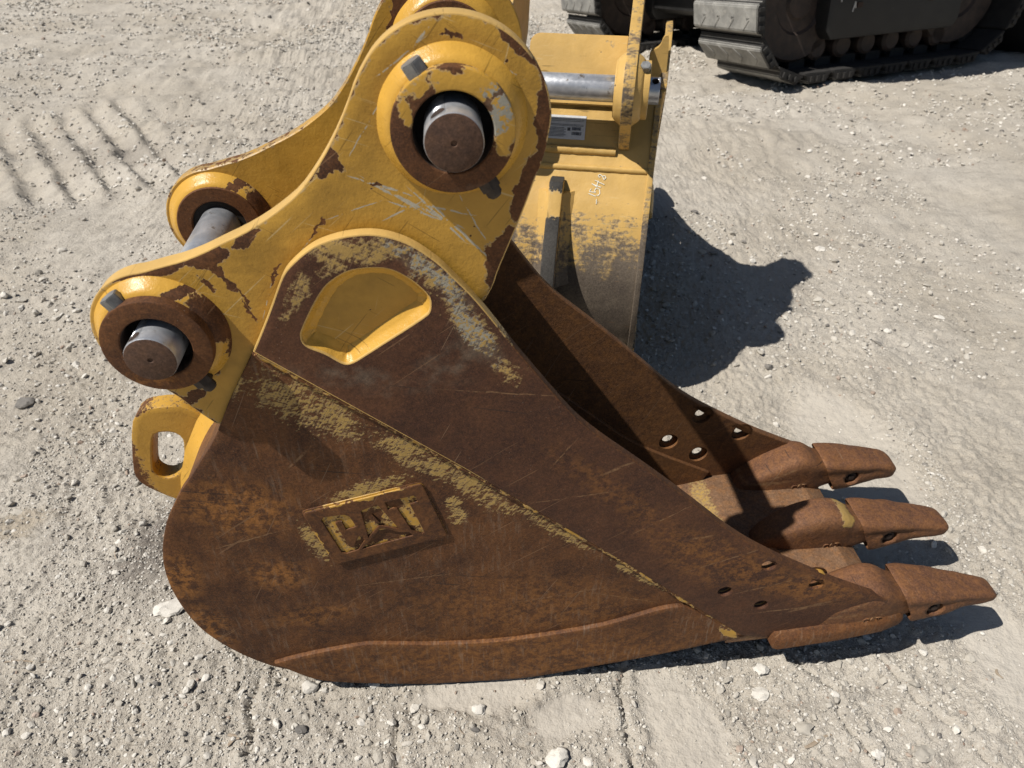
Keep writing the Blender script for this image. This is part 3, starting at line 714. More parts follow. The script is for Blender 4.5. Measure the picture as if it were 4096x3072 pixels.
# ------------------------------------------------------------------ the second bucket behind
B2 = make_bucket('dusty yellow bucket standing upright behind the rusty one, its back to the camera', 'bucket', (0.758, 1.2193, 0), R(75.4), False)
WP = np.array([(0.04,.09),(-.02,.13),(-.0737,.185),(-.1175,.2604),(-.1418,.3547),(-.1471,.424),(-.1417,.4881),(-.129,.5381),(-.0985,.6173),(-.0589,.6838),(-.0315,.7171),(-.0038,.7577),(0.0228,.7928),(0.043,.8271),(0.0642,.8678),(0.083,.8997),(0.125,.966)])
def wall_x(z): return float(np.interp(z, WP[:, 1], WP[:, 0]))
# cross plate standing above the wrapper between the hinge plates
u0, u1, v0, v1 = -.170, .118, -.03, .165
oc = [(u0, v0), (u0, v1)] + [(u1 - .03 + .03 * math.sin(R(t)), v1 - .03 + .03 * math.cos(R(t))) for t in range(0, 91, 15)] + [(u1, v0)]
bm = bmesh.new()
def cpos(u, v, t): return (.112 + .46 * v - .888 * t, u, .955 + .888 * v + .46 * t)
A = [bm.verts.new(cpos(u, v, .014)) for u, v in oc]; B = [bm.verts.new(cpos(u, v, -.006)) for u, v in oc]
for i in range(len(oc)): bm.faces.new((A[i], A[(i + 1) % len(oc)], B[(i + 1) % len(oc)], B[i]))
bm.faces.new(A); bm.faces.new(B[::-1])
bmesh.ops.recalc_face_normals(bm, faces=bm.faces)
bmesh.ops.bevel(bm, geom=list(bm.edges), offset=.002, segments=2, affect='EDGES')
link('cross_plate', finish(bm, 'cross_plate'), 'yellow2', B2)
# seam bars across the wrapper
for nm, z, a, b, r in (('seam_bar', .772, -.268, .268, .010), ('seam_bar', .815, -.165, .165, .013)):
    pts = [(wall_x(z) - .001, a + (b - a) * i / 40, z) for i in range(41)]
    rings = []
    for p in pts:
        rr = r * (1 + .05 * rng.standard_normal())
        rings.append([(p[0] + math.cos(t) * rr * .8, p[1], p[2] + math.sin(t) * rr) for t in [2 * math.pi * k / 10 for k in range(10)]])
    link(nm, loft_mesh(nm, rings, angle=60), 'yellow2', B2)
# gussets standing at the upper corners of the side plates
for sg in (-1, 1):
    gp = chaikin([(-.232,.93),(-.238,1.02),(-.232,1.075),(-.262,1.085),(-.270,1.118),(-.288,1.118),(-.288,.90),(-.26,.86)], 2)
    bm = bmesh.new()
    A = [bm.verts.new((.150, sg * -u, z)) for u, z in gp]; B = [bm.verts.new((.172, sg * -u, z)) for u, z in gp]
    for i in range(len(gp)): bm.faces.new((A[i], A[(i + 1) % len(gp)], B[(i + 1) % len(gp)], B[i]))
    bm.faces.new(A); bm.faces.new(B[::-1])
    link('side_gusset', finish(bm, 'side_gusset'), 'yellow2', B2)
# chalk number on the wrapper
ST = [[(-.1229,.6994),(-.1234,.6876)],[(-.0967,.7112),(-.1187,.706)],[(-.1041,.7234),(-.0988,.7161),(-.1175,.715),(-.1137,.7191),(-.1188,.7259),(-.1288,.7221),(-.1308,.7135),(-.1266,.7079),(-.1211,.7088)],
      [(-.1039,.7363),(-.119,.7287),(-.1225,.7439)],[(-.104,.7352),(-.1322,.7278)],[(-.1116,.7444),(-.1416,.7351)],[(-.1264,.7518),(-.1199,.7559),(-.1254,.7599),(-.1328,.7554),(-.1393,.747),(-.1441,.7517),(-.1407,.757),(-.1328,.7554)]]
bm = bmesh.new()
for st in ST:
    for (ya, za), (yb, zb) in zip(st, st[1:]):
        cyl_between(bm, (wall_x(za) - .0012, ya, za), (wall_x(zb) - .0012, yb, zb), .0013, 6)
link('chalk_number', finish(bm, 'chalk_number', 60), 'chalk', B2)
# printed label
def lab(y, z, off): return (wall_x(z) - off, y, z)
bm = bmesh.new()
ys = np.linspace(.068, -.068, 9); zs_ = np.linspace(.902, .842, 9)
def label_sheet(bm, ya, yb, za, zb, off, nz=6):
    zz = np.linspace(za, zb, nz)
    rows = [[bm.verts.new(lab(ya, z, off)), bm.verts.new(lab(yb, z, off))] for z in zz]
    rows2 = [[bm.verts.new(lab(ya, z, off - .0008)), bm.verts.new(lab(yb, z, off - .0008))] for z in zz]
    for i in range(nz - 1):
        bm.faces.new((rows[i][0], rows[i][1], rows[i + 1][1], rows[i + 1][0])); bm.faces.new((rows2[i][1], rows2[i][0], rows2[i + 1][0], rows2[i + 1][1]))
        for s in (0, 1): bm.faces.new((rows[i][s], rows[i + 1][s], rows2[i + 1][s], rows2[i][s]))
    for e in (0, -1): bm.faces.new((rows[e][0], rows[e][1], rows2[e][1], rows2[e][0]))
label_sheet(bm, .066, -.068, .902, .842, .0022)
lb = link('printed_label', finish(bm, 'printed_label'), 'label', B2)
bm = bmesh.new()
for z in (.8925, .8885, .8800, .8770): label_sheet(bm, .060, -.062, z, z - .0008, .0030, 2)
for i in range(7): label_sheet(bm, .058, -.004 - .006 * (i % 2), .8715 - i * .0036, .8715 - i * .0036 - .0012, .0030, 2)
for zt in (.8735, .8615):
    y = -.028
    while y > -.055:
        w = random.choice((.0008, .0012, .002)); label_sheet(bm, y, y - w, zt, zt - .008, .0030, 3); y -= w + random.choice((.0008, .0012))
label_sheet(bm, -.014, -.023, .872, .864, .0030, 3)
link('print', finish(bm, 'print'), 'ink', lb)

# ------------------------------------------------------------------ the ground
def vnoise(x, y, seed):
    xi = np.floor(x).astype(np.int64); yi = np.floor(y).astype(np.int64)
    fx = x - xi; fy = y - yi
    fx = fx * fx * fx * (fx * (fx * 6 - 15) + 10); fy = fy * fy * fy * (fy * (fy * 6 - 15) + 10)
    def h(a, b):
        n = (a * 374761393 + b * 668265263 + seed * 974634777) & 0xFFFFFFFF
        n = ((n ^ (n >> 13)) * 1274126177) & 0xFFFFFFFF
        return ((n ^ (n >> 16)) & 0xFFFF) / 65535.0
    a = h(xi, yi); b = h(xi + 1, yi); c = h(xi, yi + 1); d = h(xi + 1, yi + 1)
    return (a + (b - a) * fx) * (1 - fy) + (c + (d - c) * fx) * fy - 0.5
def fbm(x, y, f, octv, seed, gain=0.5):
    s = 0; a = 1
    for o in range(octv):
        s = s + a * vnoise(x * f + 13.7 * o, y * f - 7.1 * o, seed + o); f *= 2.03; a *= gain
    return s
def segd(x, y, a, b):
    ax, ay = a; dx, dy = b[0] - ax, b[1] - ay; L2 = dx * dx + dy * dy
    t = np.clip(((x - ax) * dx + (y - ay) * dy) / L2, 0, 1)
    return np.hypot(x - ax - t * dx, y - ay - t * dy)
CRACK = [((0.776,.03),(0.759,-.103)),((0.759,-.103),(0.746,-.30)),((1.183,.033),(1.254,-.057)),((1.254,-.057),(1.257,-.146)),((1.257,-.146),(1.30,-.30)),((-.083,.058),(-.082,-.10)),((.247,-.059),(.252,-.2)),((1.403,.014),(1.427,-.095)),((1.427,-.095),(1.53,-.28))]
PATCH = [(0.89,-.14,.085,.16),(0.40,-.03,.16,.04),(1.66,.66,.16,.34),(1.50,.42,.12,.18),(1.70,-.04,.10,.18),(0.62,-.10,.09,.05)]
HDG = R(16.6); NX, NY = -math.sin(HDG), math.cos(HDG)
def patchmask(x, y):
    m = np.zeros_like(x)
    wx = x + .05 * fbm(x, y, 6, 3, 91); wy = y + .05 * fbm(x, y, 6, 3, 92)
    for (cx, cy, rx, ry) in PATCH:
        d = np.hypot((wx - cx) / rx, (wy - cy) / ry); m = np.maximum(m, np.clip(1.35 - d, 0, 1))
    return np.clip(m * 1.6, 0, 1)
def crackdist(x, y):
    wx = x + .02 * fbm(x, y, 14, 3, 95); d = np.full_like(x, 9.0)
    for a, b in CRACK: d = np.minimum(d, segd(wx, y, a, b))
    return d
def ground_z(x, y):
    s = (x - 2.95) * NX + (y - 4.66) * NY + .25
    z = -math.tan(R(7.4)) * ((np.sqrt(s * s + .5) + s) / 2 - .035) * np.clip((x - .2) / 1.6, 0, 1)
    und = np.exp(-(((x - .5) / .8) ** 2 + ((y - .2) / .5) ** 2))
    z = z + (fbm(x, y, .55, 4, 3) * .07 + fbm(x, y, 2.6, 3, 11) * .022) * (1 - .85 * und)
    pm = patchmask(x, y)
    rough = (1 - .75 * pm)
    z = z + rough * (fbm(x, y, 11, 3, 21) * .012 + np.abs(fbm(x, y, 34, 3, 31)) * .013 + fbm(x, y, 90, 2, 41, .7) * .0062)
    # streaky wheel marks far off, running across the view
    far = np.clip((y - 2.2) / 1.5, 0, 1)
    z = z + np.clip((y - 4.5) / 2, 0, 1) * np.abs(fbm(x, y, 5, 3, 53)) * .05
    z = z + far * (fbm(x * .35 + .12 * y, y * 1.0, 3.4, 3, 51) * .045 + np.abs(fbm(x, y, 9, 3, 52)) * .030)
    # crawler track print: parallel steps, steep on the side away from the sun
    wx = x + .03 * fbm(x, y, 8, 3, 61); wy = y + .03 * fbm(x, y, 8, 3, 62)
    p = .856 * wx + .52 * wy; q = .52 * wx - .856 * wy
    f = np.mod(p / .19 + .12, 1.0)
    saw = np.where(f < .78, (f / .78) ** 1.6, (1 - f) / .22)
    win = np.clip((p + .34) / .12, 0, 1) * np.clip((.92 - p) / .15, 0, 1) * np.clip((q + 5.05) / .15, 0, 1) * np.clip((-3.38 + .35 * p - q) / .15, 0, 1)
    z = z + win * (saw * .060 - .018) * (1 + .6 * fbm(x, y, 5, 2, 63))
    cd = crackdist(x, y)
    z = z - .010 * np.exp(-(cd / .006) ** 2) + .006 * np.exp(-((cd - .018) / .014) ** 2)
    # soil pushed up along the heel
    z = z + .018 * np.exp(-(((x + .22) / .16) ** 2 + ((y - .25) / .28) ** 2))
    return z
def axis_lines(lo, hi, fine, grow, far):
    a = list(np.arange(lo, hi, fine)); st = fine
    while a[-1] < far: st = min(st * grow, far); a.append(a[-1] + st)
    st = fine; pre = []
    x = lo
    while x > -far: st = min(st * grow, far); x -= st; pre.append(x)
    return np.array(pre[::-1] + a)
xl = axis_lines(-.95, 1.95, .0055, 1.022, 260.0)
yl = [-.42]; st = .0052
pre = []
s0 = .0052; yy = -.42
while yy > -60: s0 *= 1.3; yy -= s0; pre.append(yy)
while yl[-1] < 400:
    d = yl[-1] + .9
    st = .0050 if d < 1.6 else .0050 * (d / 1.6) ** 1.75
    yl.append(yl[-1] + min(st, 40))
yl = np.array(pre[::-1] + yl)
GX, GY = np.meshgrid(xl, yl)
GZ = ground_z(GX, GY)
far_fade = np.clip((np.hypot(GX, GY) - 14) / 20, 0, 1)
GZ = GZ * (1 - far_fade) + far_fade * -1.3
nx, ny = len(xl), len(yl)
co = np.stack([GX.ravel(), GY.ravel(), GZ.ravel()], 1).astype(np.float32)
ii = (np.arange(ny - 1)[:, None] * nx + np.arange(nx - 1)[None, :]).ravel()
faces = np.stack([ii, ii + 1, ii + nx + 1, ii + nx], 1).astype(np.int32)
def np_mesh(name, co, faces, k):
    me = bpy.data.meshes.new(name)
    me.vertices.add(len(co)); me.vertices.foreach_set('co', co.ravel())
    me.loops.add(faces.size); me.loops.foreach_set('vertex_index', faces.ravel())
    me.polygons.add(len(faces)); me.polygons.foreach_set('loop_start', np.arange(0, faces.size, k, dtype=np.int32))
    me.polygons.foreach_set('use_smooth', np.ones(len(faces), dtype=bool))
    me.update(); me.validate()
    return me
gm = np_mesh('ground', co, faces, 4)
at = gm.attributes.new('smoothpatch', 'FLOAT', 'POINT'); at.data.foreach_set('value', patchmask(GX, GY).ravel().astype(np.float32))

def ground_mat():
    t = NT('limestone_dust_ground')
    n1 = t.noise(1.1, 5, 0.6); n2 = t.noise(6, 5, 0.65); n3 = t.noise(45, 4, 0.7); n4 = t.noise(230, 3, 0.7)
    c = t.mix(t.step(n1, 0.32, 0.68), (0.47, 0.42, 0.345), (0.545, 0.50, 0.43))
    c = t.mix(t.step(n2, 0.50, 0.72, 0, 0.55), c, (0.36, 0.325, 0.28))
    c = t.mix(t.step(n3, 0.55, 0.78, 0, 0.50), c, (0.58, 0.555, 0.50))
    c = t.mix(t.step(n3, 0.42, 0.26, 0, 0.55), c, (0.27, 0.245, 0.21))
    sn = t.noise(1.0, 5, 0.7, t.mapping(t.co, rot=(0, 0, 0.12), scale=(2.2, 9.0, 1)))
    c = t.mix(t.step(sn, 0.50, 0.70, 0, 0.45), c, (0.30, 0.27, 0.23))  # darker streaks: ground texture, with small shadows painted into the colour
    c = t.mix(t.step(t.noise(18, 5, 0.75), 0.52, 0.70, 0, 0.40), c, (0.29, 0.26, 0.22))
    fade = t.step(t.attr('smoothpatch'), 0.2, 0.9, 1.0, 0.25)
    c = t.mix(t.math('MULTIPLY', t.step(n4, 0.56, 0.72, 0, 0.7), fade), c, (0.66, 0.64, 0.59))
    c = t.mix(t.math('MULTIPLY', t.step(n4, 0.42, 0.30, 0, 0.7), fade), c, (0.19, 0.172, 0.15))
    c = t.mix(t.step(t.attr('smoothpatch'), 0.3, 1.0, 0, 0.45), c, (0.47, 0.435, 0.38))
    # dark moist soil by the heel, faint brown stain
    dn = t.vmath('ADD', t.co, t.vmath('SCALE', t.vmath('SUBTRACT', t.noise(9, 4, 0.7, None, True), (.5, .5, .5)), scale=0.30))
    def spot(cx, cy, rx, ry):
        return t.step(t.vmath('LENGTH', t.mapping(dn, (cx, cy, 0), (0, 0, 0), (rx, ry, 50), 'TEXTURE')), 0.25, 1.0, 1, 0)
    c = t.mix(t.math('MULTIPLY', spot(-.40, .50, .17, .22), 0.75), c, (0.150, 0.130, 0.115))
    c = t.mix(t.math('MULTIPLY', spot(-.86, .60, .13, .08), 0.5), c, (0.36, 0.29, 0.20))
    c = t.mix(t.math('MULTIPLY', spot(-1.7, 3.7, .7, .35), 0.35), c, (0.22, 0.195, 0.17))
    h = t.math('MULTIPLY_ADD', n4, 0.5, t.math('MULTIPLY', t.noise(95, 4, 0.75), 1.0))
    h = t.math('MULTIPLY', h, fade)
    return t.done(c, 0.95, 0.0, t.bump(h, 0.85, 0.008, t.bump(t.noise(15, 4, 0.7), 0.45, 0.03)), 0.15)
M['ground'] = ground_mat()
g = link('ground', gm, 'ground'); g['kind'] = 'structure'

# ------------------------------------------------------------------ gravel
def rock_mat(name, tone_attr=True):
    t = NT(name)
    tone = t.attr('tone')
    c = t.mix(t.step(tone, 0.0, 0.5), (0.155, 0.145, 0.135), (0.46, 0.425, 0.365))
    c = t.mix(t.step(tone, 0.55, 1.0), c, (0.70, 0.665, 0.60))
    c = t.mix(t.step(t.attr('warm'), 0.5, 1.0, 0, 0.6), c, (0.30, 0.19, 0.13))
    c = t.mix(t.step(t.noise(120, 4, 0.7), 0.5, 0.75, 0, 0.4), c, (0.36, 0.325, 0.275))
    return t.done(c, 0.9, 0.0, t.bump(t.noise(350, 3, 0.7), 0.5, 0.002), 0.2)
M['gravel'] = rock_mat('limestone_gravel')
def ico(sub, seed, rough=.28):
    bm = bmesh.new(); bmesh.ops.create_icosphere(bm, subdivisions=sub, radius=1)
    r = np.random.default_rng(seed)
    # planar cuts give broken faces
    for _ in range(5 if sub > 1 else 3):
        n = Vector(r.standard_normal(3)).normalized(); d = .55 + .3 * r.random()
        for v in bm.verts:
            k = v.co.dot(n) - d
            if k > 0: v.co -= n * k
    for v in bm.verts: v.co *= 1 + rough * (r.random() - .5)
    bmesh.ops.triangulate(bm, faces=bm.faces)
    co = np.array([v.co[:] for v in bm.verts]); bm.verts.index_update()
    fa = np.array([[v.index for v in f.verts] for f in bm.faces]); bm.free()
    return co, fa
def scatter(xs, ys, size, sub, seed):
    r = np.random.default_rng(seed); n = len(xs)
    zs = ground_z(xs, ys); CO, FA, TN, WM = [], [], [], []
    base = 0; var = [ico(sub, seed * 10 + k) for k in range(7)]
    tone = np.clip(.72 + .17 * r.standard_normal(n), 0, 1); dk = r.random(n) < .045; tone[dk] = r.random(dk.sum()) * .35
    warm = (r.random(n) < .03) * 1.0
    pick = r.integers(0, 7, n)
    for k in range(7):
        idx = np.where(pick == k)[0]; bc, bf = var[k]; m = len(idx)
        if m == 0: continue
        q = r.standard_normal((m, 4)); q /= np.linalg.norm(q, axis=1)[:, None]
        w, x, y, z = q.T
        Rm = np.stack([1 - 2 * (y * y + z * z), 2 * (x * y - z * w), 2 * (x * z + y * w), 2 * (x * y + z * w), 1 - 2 * (x * x + z * z), 2 * (y * z - x * w), 2 * (x * z - y * w), 2 * (y * z + x * w), 1 - 2 * (x * x + y * y)], 1).reshape(m, 3, 3)
        an = np.stack([1 + .35 * r.random(m), .8 + .3 * r.random(m), .5 + .35 * r.random(m)], 1)
        P = np.einsum('mij,mvj->mvi', Rm, bc[None] * an[:, None, :]) * size[idx][:, None, None]
        P[:, :, 2] *= .75
        P += np.stack([xs[idx], ys[idx], zs[idx] + size[idx] * .22], 1)[:, None, :]
        CO.append(P.reshape(-1, 3)); FA.append((bf[None] + (base + np.arange(m) * len(bc))[:, None, None]).reshape(-1, 3)); base += m * len(bc)
        TN.append(np.repeat(tone[idx], len(bc))); WM.append(np.repeat(warm[idx], len(bc)))
    return np.concatenate(CO), np.concatenate(FA), np.concatenate(TN), np.concatenate(WM)
def sample(n, x0, x1, y0, y1, seed, patch=1.0):
    r = np.random.default_rng(seed)
    x = x0 + (x1 - x0) * r.random(n * 3); y = y0 + (y1 - y0) * r.random(n * 3)
    p = .42 + 1.25 * fbm(x, y, 2.2, 4, 77) + .5 * fbm(x, y, 9, 2, 78)
    p = p * (1 - .93 * patchmask(x, y)) + .9 * np.exp(-(crackdist(x, y) / .035) ** 2)
    p = p + .45 * np.exp(-(((x + .4) / .5) ** 2 + ((y - .1) / .35) ** 2)) + .35 * np.exp(-(((x - 1.35) / .3) ** 2 + ((y + .1) / .2) ** 2))
    k = r.random(len(x)) < np.clip(p, .03, 1)
    return x[k][:n], y[k][:n]
parts = []
def add(n, x0, x1, y0, y1, lo, hi, pw, sub, seed):
    x, y = sample(n, x0, x1, y0, y1, seed)
    sz = lo + (hi - lo) * np.random.default_rng(seed + 5).random(len(x)) ** pw
    parts.append(scatter(x, y, sz, sub, seed))
add(40000, -.95, 1.9, -.42, 1.0, .0014, .0046, 2.0, 1, 1)
add(2200, -.95, 1.9, -.42, 1.0, .0042, .0125, 2.8, 2, 2)
add(13000, -1.9, 3.0, 1.0, 3.0, .0026, .009, 2.0, 1, 3)
add(900, -1.9, 3.0, 1.0, 3.2, .007, .020, 2.6, 2, 4)
add(13000, -4.5, 5.2, 3.0, 7.5, .005, .017, 2.2, 1, 5)
add(16000, -7.0, 3.2, 5.8, 12.5, .007, .022, 1.6, 1, 6)
off = 0; CO, FA, TN, WM = [], [], [], []
for c_, f_, t_, w_ in parts:
    CO.append(c_); FA.append(f_ + off); TN.append(t_); WM.append(w_); off += len(c_)
sm = np_mesh('gravel', np.concatenate(CO).astype(np.float32), np.concatenate(FA).astype(np.int32), 3)
sm.polygons.foreach_set('use_smooth', np.zeros(len(sm.polygons), dtype=bool))
for nm, arr in (('tone', TN), ('warm', WM)):
    at = sm.attributes.new(nm, 'FLOAT', 'POINT'); at.data.foreach_set('value', np.concatenate(arr).astype(np.float32))
gv = link('gravel', sm, 'gravel'); gv['kind'] = 'stuff'; gv['label'] = 'pale limestone gravel scattered over the dusty ground'; gv['category'] = 'gravel'

# ------------------------------------------------------------------ single stones that can be picked out
def stone(x, y, size, label, tone=.8, flat=.6, seed=1, warm=0.0, sub=3, stretch=1.25, rotz=0.0):
    co, fa = ico(sub, seed, .10)
    co = co * np.array([stretch, 1.0, flat]); c, s = math.cos(rotz), math.sin(rotz)
    co = np.stack([co[:, 0] * c - co[:, 1] * s, co[:, 0] * s + co[:, 1] * c, co[:, 2]], 1)
    w = np.stack([fbm(co[:, 0] * 2 + seed, co[:, 1] * 2 + co[:, 2], 1.2, 3, seed + k) for k in range(3)], 1)
    co = (co + w * .22) * size / 2.3
    me = np_mesh('stone', co.astype(np.float32), fa.astype(np.int32), 3)
    smooth(me, 28)
    for nm, v in (('tone', tone), ('warm', warm)):
        at = me.attributes.new(nm, 'FLOAT', 'POINT'); at.data.foreach_set('value', np.full(len(co), v, dtype=np.float32))
    o = link('stone', me, 'gravel'); o.location = (x, y, float(ground_z(np.array([x]), np.array([y]))[0]) + size * flat * .22)
    return tag(o, label, 'stone', 'loose stones on the ground')
stone(-.334, .272, .062, 'flat white stone slab lying beside the rounded heel of the rusty bucket', .9, .35, 3, stretch=1.7, rotz=.2)
stone(-1.072, 1.153, .062, 'dark brownish grey stone near the left edge of the photo', .12, .5, 4, .4)
stone(-.881, .648, .036, 'pale grey flat stone on the tan stain near the left edge', .62, .35, 5, stretch=1.5)
stone(.592, -.171, .050, 'big white angular stone at the bottom edge below the bucket', .97, .75, 6, rotz=.6)
stone(.032, -.062, .026, 'dark blue-grey pebble below the left end of the wear strip', .05, .6, 7)
stone(.038, .040, .038, 'pale stone touching the left end of the wear strip', .8, .6, 8)
stone(.429, -.045, .030, 'white pebble cluster stone just below the middle of the wear strip', .9, .65, 9)
stone(1.105, -.010, .036, 'white stone just below the corner strap of the bucket', .95, .5, 10)
stone(1.089, -.061, .042, 'large flat pale stone set in the dust below the corner strap', .88, .35, 11)
stone(1.157, -.148, .042, 'speckled grey stone beside the wooden stick at the bottom', .45, .5, 12)
stone(1.390, -.229, .046, 'flat grey stone at the bottom right of the photo', .40, .3, 13)
stone(1.289, -.222, .028, 'bright white pebble beside the crumbly crack at the bottom right', .98, .7, 14)
stone(1.516, .002, .022, 'small bright white pebble at the edge of the near tooth shadow', 1.0, .7, 15)
stone(1.420, -.081, .022, 'rounded pale pebble below the near tooth', .85, .6, 16)
stone(2.104, 1.329, .034, 'bright white stone on the open ground right of the bucket', 1.0, .6, 17)
stone(2.166, 2.07, .055, 'flat pale stone beyond the shadow of the yellow bucket', .9, .3, 18)

# ------------------------------------------------------------------ dry sticks
M['wood'] = simple('dry_wood', (0.27, 0.21, 0.15), (0.40, 0.33, 0.25), 60, 0.85, 0.0, 0.5, 300, 0.001)
def stick(a, b, w, label, cat='stick', nm='stick', bend=.003):
    za = float(ground_z(np.array([a[0]]), np.array([a[1]]))[0]); zb = float(ground_z(np.array([b[0]]), np.array([b[1]]))[0])
    rings = []; d = Vector((b[0] - a[0], b[1] - a[1], 0)).normalized(); p = Vector((-d.y, d.x, 0))
    for i in range(9):
        t = i / 8; c = Vector((a[0] + (b[0] - a[0]) * t, a[1] + (b[1] - a[1]) * t, za + (zb - za) * t + w * .7)) + p * bend * math.sin(t * 5 + a[0] * 9)
        k = (.55 + .45 * math.sin(math.pi * min(1, t * 1.2 + .08))) * w
        rings.append([tuple(c + p * k * u + Vector((0, 0, k * .5 * v))) for u, v in ((-1, -.6), (0, -1), (1, -.6), (1, .4), (.3, 1), (-1, .5))])
    o = link(nm, loft_mesh(nm, rings, angle=30), 'wood')
    return tag(o, label, cat, 'dry bits of wood and straw on the ground')
stick((1.139, -.190), (1.210, -.172), .0042, 'short flat wooden stick beside the speckled grey stone')
stick((-.126, -.056), (-.080, -.082), .0040, 'broken brown wood chip below the heel, the longer of a pair')
stick((-.123, -.081), (-.099, -.071), .0045, 'short tan wood chip below the heel, the stubbier of a pair')
stick((-.692, .155), (-.597, .154), .0022, 'long thin straw lying at the lower left edge', 'straw', 'straw')
stick((-.552, .478), (-.518, .434), .0018, 'thin dark twig on the moist soil left of the heel', 'twig', 'twig')
stick((1.659, -.060), (1.659, -.084), .0035, 'small dry brown leaf curl right of the near tooth shadow', 'leaf', 'dry_leaf')
stick((-.379, .175), (-.333, .180), .0016, 'thin grey straw below the white slab', 'straw', 'straw')
stick((.385, -.086), (.400, -.110), .0013, 'tiny straw among pebbles below the wear strip', 'straw', 'straw')

# ------------------------------------------------------------------ the excavator behind on the right
EX = thing('excavator', 'black tracked excavator with dusty rubber-padded tracks, parked behind on the right', 'excavator')
tl = R(7.4)
ex = Vector((math.cos(HDG), math.sin(HDG), 0)); ev = Vector((NX * math.cos(tl), NY * math.cos(tl), -math.sin(tl))); ew = ex.cross(ev)
EX.matrix_world = Matrix(((ex.x, ev.x, ew.x, 2.66), (ex.y, ev.y, ew.y, 4.50), (ex.z, ev.z, ew.z, -.01), (0, 0, 0, 1)))
RI, LS, WT = .47, 1.62, .84
def shoe_mesh():
    bm = bmesh.new()
    sec = [(-.128, .0), (-.128, .018), (-.108, .026), (-.098, .062), (-.080, .078), (.080, .078), (.098, .062), (.108, .026), (.128, .018), (.128, .0)]
    A = [bm.verts.new((u, .02, w)) for u, w in sec]; B = [bm.verts.new((u, WT - .02, w)) for u, w in sec]
    for i in range(len(sec)): bm.faces.new((A[i], A[(i + 1) % len(sec)], B[(i + 1) % len(sec)], B[i]))
    bm.faces.new(A[::-1]); bm.faces.new(B)
    bmesh.ops.recalc_face_normals(bm, faces=bm.faces)
    bmesh.ops.bevel(bm, geom=list(bm.edges), offset=.006, segments=2, affect='EDGES')
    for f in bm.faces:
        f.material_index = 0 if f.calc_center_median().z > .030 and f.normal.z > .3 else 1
    nf = len(bm.faces)
    for k in range(4):           # chevron ribs moulded in the pad
        for sg in (-1, 1):
            box(bm, (sg * .034, .15 + k * .18, .0765), (.095, .026, .012), Matrix.Rotation(sg * .75, 3, 'Z'))
    bm.faces.ensure_lookup_table(); nb_ = len(bm.faces)
    for k in range(3): box(bm, (-.06 + .06 * k, .017, .042), (.026, .022, .040))
    for y in (.30, .50): box(bm, (0, y, -.03), (.15, .045, .07))
    bm.faces.ensure_lookup_table()
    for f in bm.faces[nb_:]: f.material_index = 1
    return finish(bm, 'shoe', 35)
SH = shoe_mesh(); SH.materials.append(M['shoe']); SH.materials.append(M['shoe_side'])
per = 2 * LS + 2 * math.pi * RI; NS = int(round(per / .262))
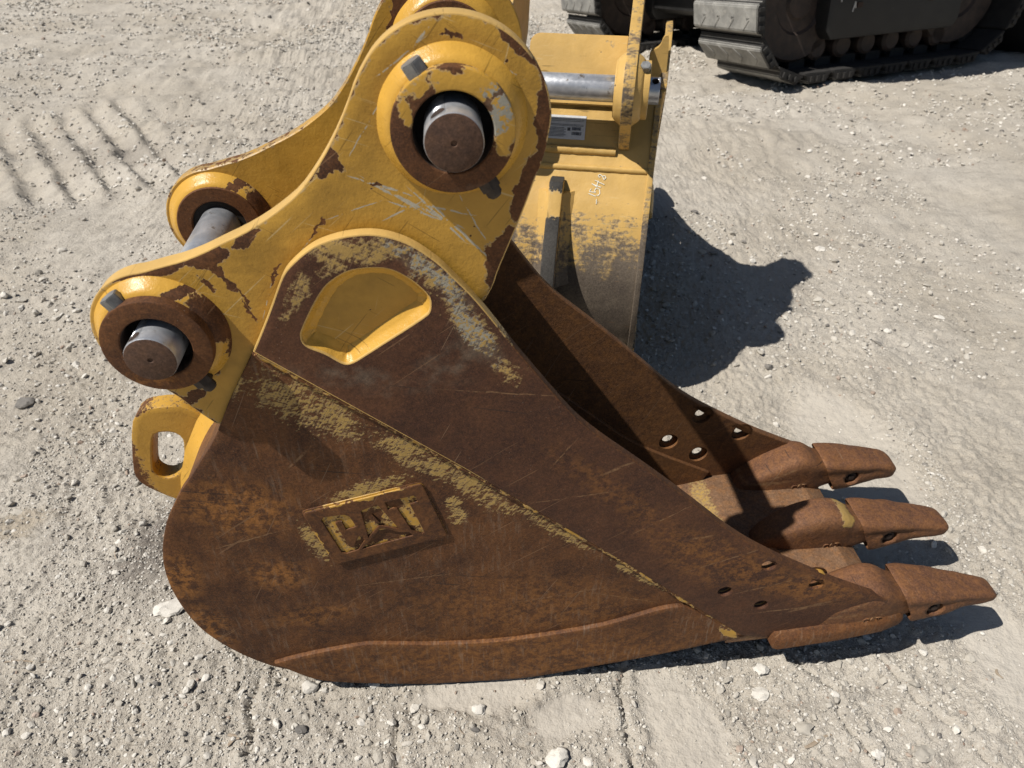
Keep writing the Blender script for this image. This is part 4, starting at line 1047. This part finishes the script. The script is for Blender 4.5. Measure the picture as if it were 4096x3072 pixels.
def track(v0):
    for i in range(NS):
        s = (i + .35) * per / NS
        if s < LS: u, w, a = RI + .1 + LS - s, RI + .085 + RI, 0.0
        elif s < LS + math.pi * RI:
            t = (s - LS) / RI; u = RI + .1 - math.sin(t) * RI; w = RI + .085 + math.cos(t) * RI; a = -t
        elif s < 2 * LS + math.pi * RI: u, w, a = RI + .1 + (s - LS - math.pi * RI), .085, math.pi
        else:
            t = (s - 2 * LS - math.pi * RI) / RI; u = RI + .1 + LS + math.sin(t) * RI; w = RI + .085 - math.cos(t) * RI; a = math.pi - t
        o = bpy.data.objects.new('shoe', SH); C.objects.link(o); o.parent = EX
        o.location = (u, v0, w); o.rotation_euler = (0, a, 0)
    cw = RI + .085
    pf = [(.80,.29),(.74,.36),(.74,.66),(.88,.84),(1.92,.88),(2.07,.74),(2.09,.36),(2.04,.29)]
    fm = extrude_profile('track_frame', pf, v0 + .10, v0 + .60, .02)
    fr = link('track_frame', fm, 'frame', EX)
    for u in (1.12, 1.72):
        bm = bmesh.new(); box(bm, (u, v0 + .085, .60), (.30, .05, .03)); link('frame_step', finish(bm, 'frame_step'), 'frame', fr)
    for u in (1.02, 1.75):
        bm = bmesh.new(); box(bm, (u, v0 + .096, .52), (.05, .02, .035)); link('frame_block', finish(bm, 'frame_block'), 'hole_dark', fr)
    for u in (RI + .1, RI + .1 + LS):
        pr = [(0, .02), (.10, .02), (.12, .04), (.20, .04), (.22, .02), (RI - .075, .02), (RI - .055, .05), (RI - .055, .30), (RI - .075, .33), (0, .33)]
        link('idler', lathe('idler', [(r, y) for r, y in pr], u, cw, 40, y0=v0 + .20), 'roller', EX)
    for k in range(6):
        u = .80 + k * .25
        pr = [(0, 0), (.065, 0), (.088, .02), (.088, .07), (.065, .08), (.065, .22), (.088, .23), (.088, .28), (.065, .30), (0, .30)]
        link('roller', lathe('roller', pr, u, .225, 24, y0=v0 + .22), 'roller', EX)
    return fr
fr = track(0.0)
track(2.55)
# painted marks on the near frame
M['mark'] = simple('white_marks', (0.45, 0.44, 0.41), (0.6, 0.58, 0.55), 40, 0.8)
bm = bmesh.new()
for pts in ([(.84,.575),(.87,.58)],[(.84,.575),(.845,.55)],[(.965,.475),(.980,.545),(.990,.50)],[(.972,.505),(.987,.515)],[(1.88,.50),(1.895,.61)]):
    for a, b in zip(pts, pts[1:]): cyl_between(bm, (a[0], .0985, a[1]), (b[0], .0985, b[1]), .005, 6)
link('paint_mark', finish(bm, 'paint_mark'), 'mark', fr)
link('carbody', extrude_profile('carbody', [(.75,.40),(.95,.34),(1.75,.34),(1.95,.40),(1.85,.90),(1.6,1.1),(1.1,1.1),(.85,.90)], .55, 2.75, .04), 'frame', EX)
link('upper_structure', extrude_profile('upper_structure', [(.18,1.22),(2.9,1.22),(3.1,1.45),(3.1,2.1),(2.6,2.45),(1.4,2.5),(1.3,3.0),(.45,3.0),(.18,2.3)], -.32, 3.5, .06), 'house', EX)  # machine body out of view, simplified; its overhang is shaped to shade the tracks
bl = []
for i in range(13):
    t = i / 12; z = .0 + t * .62; bl.append((2.95 + .12 * (2 * t - 1) ** 2 - .02 * t, z))
prof = bl + [(x + .03, z) for x, z in bl[::-1]]
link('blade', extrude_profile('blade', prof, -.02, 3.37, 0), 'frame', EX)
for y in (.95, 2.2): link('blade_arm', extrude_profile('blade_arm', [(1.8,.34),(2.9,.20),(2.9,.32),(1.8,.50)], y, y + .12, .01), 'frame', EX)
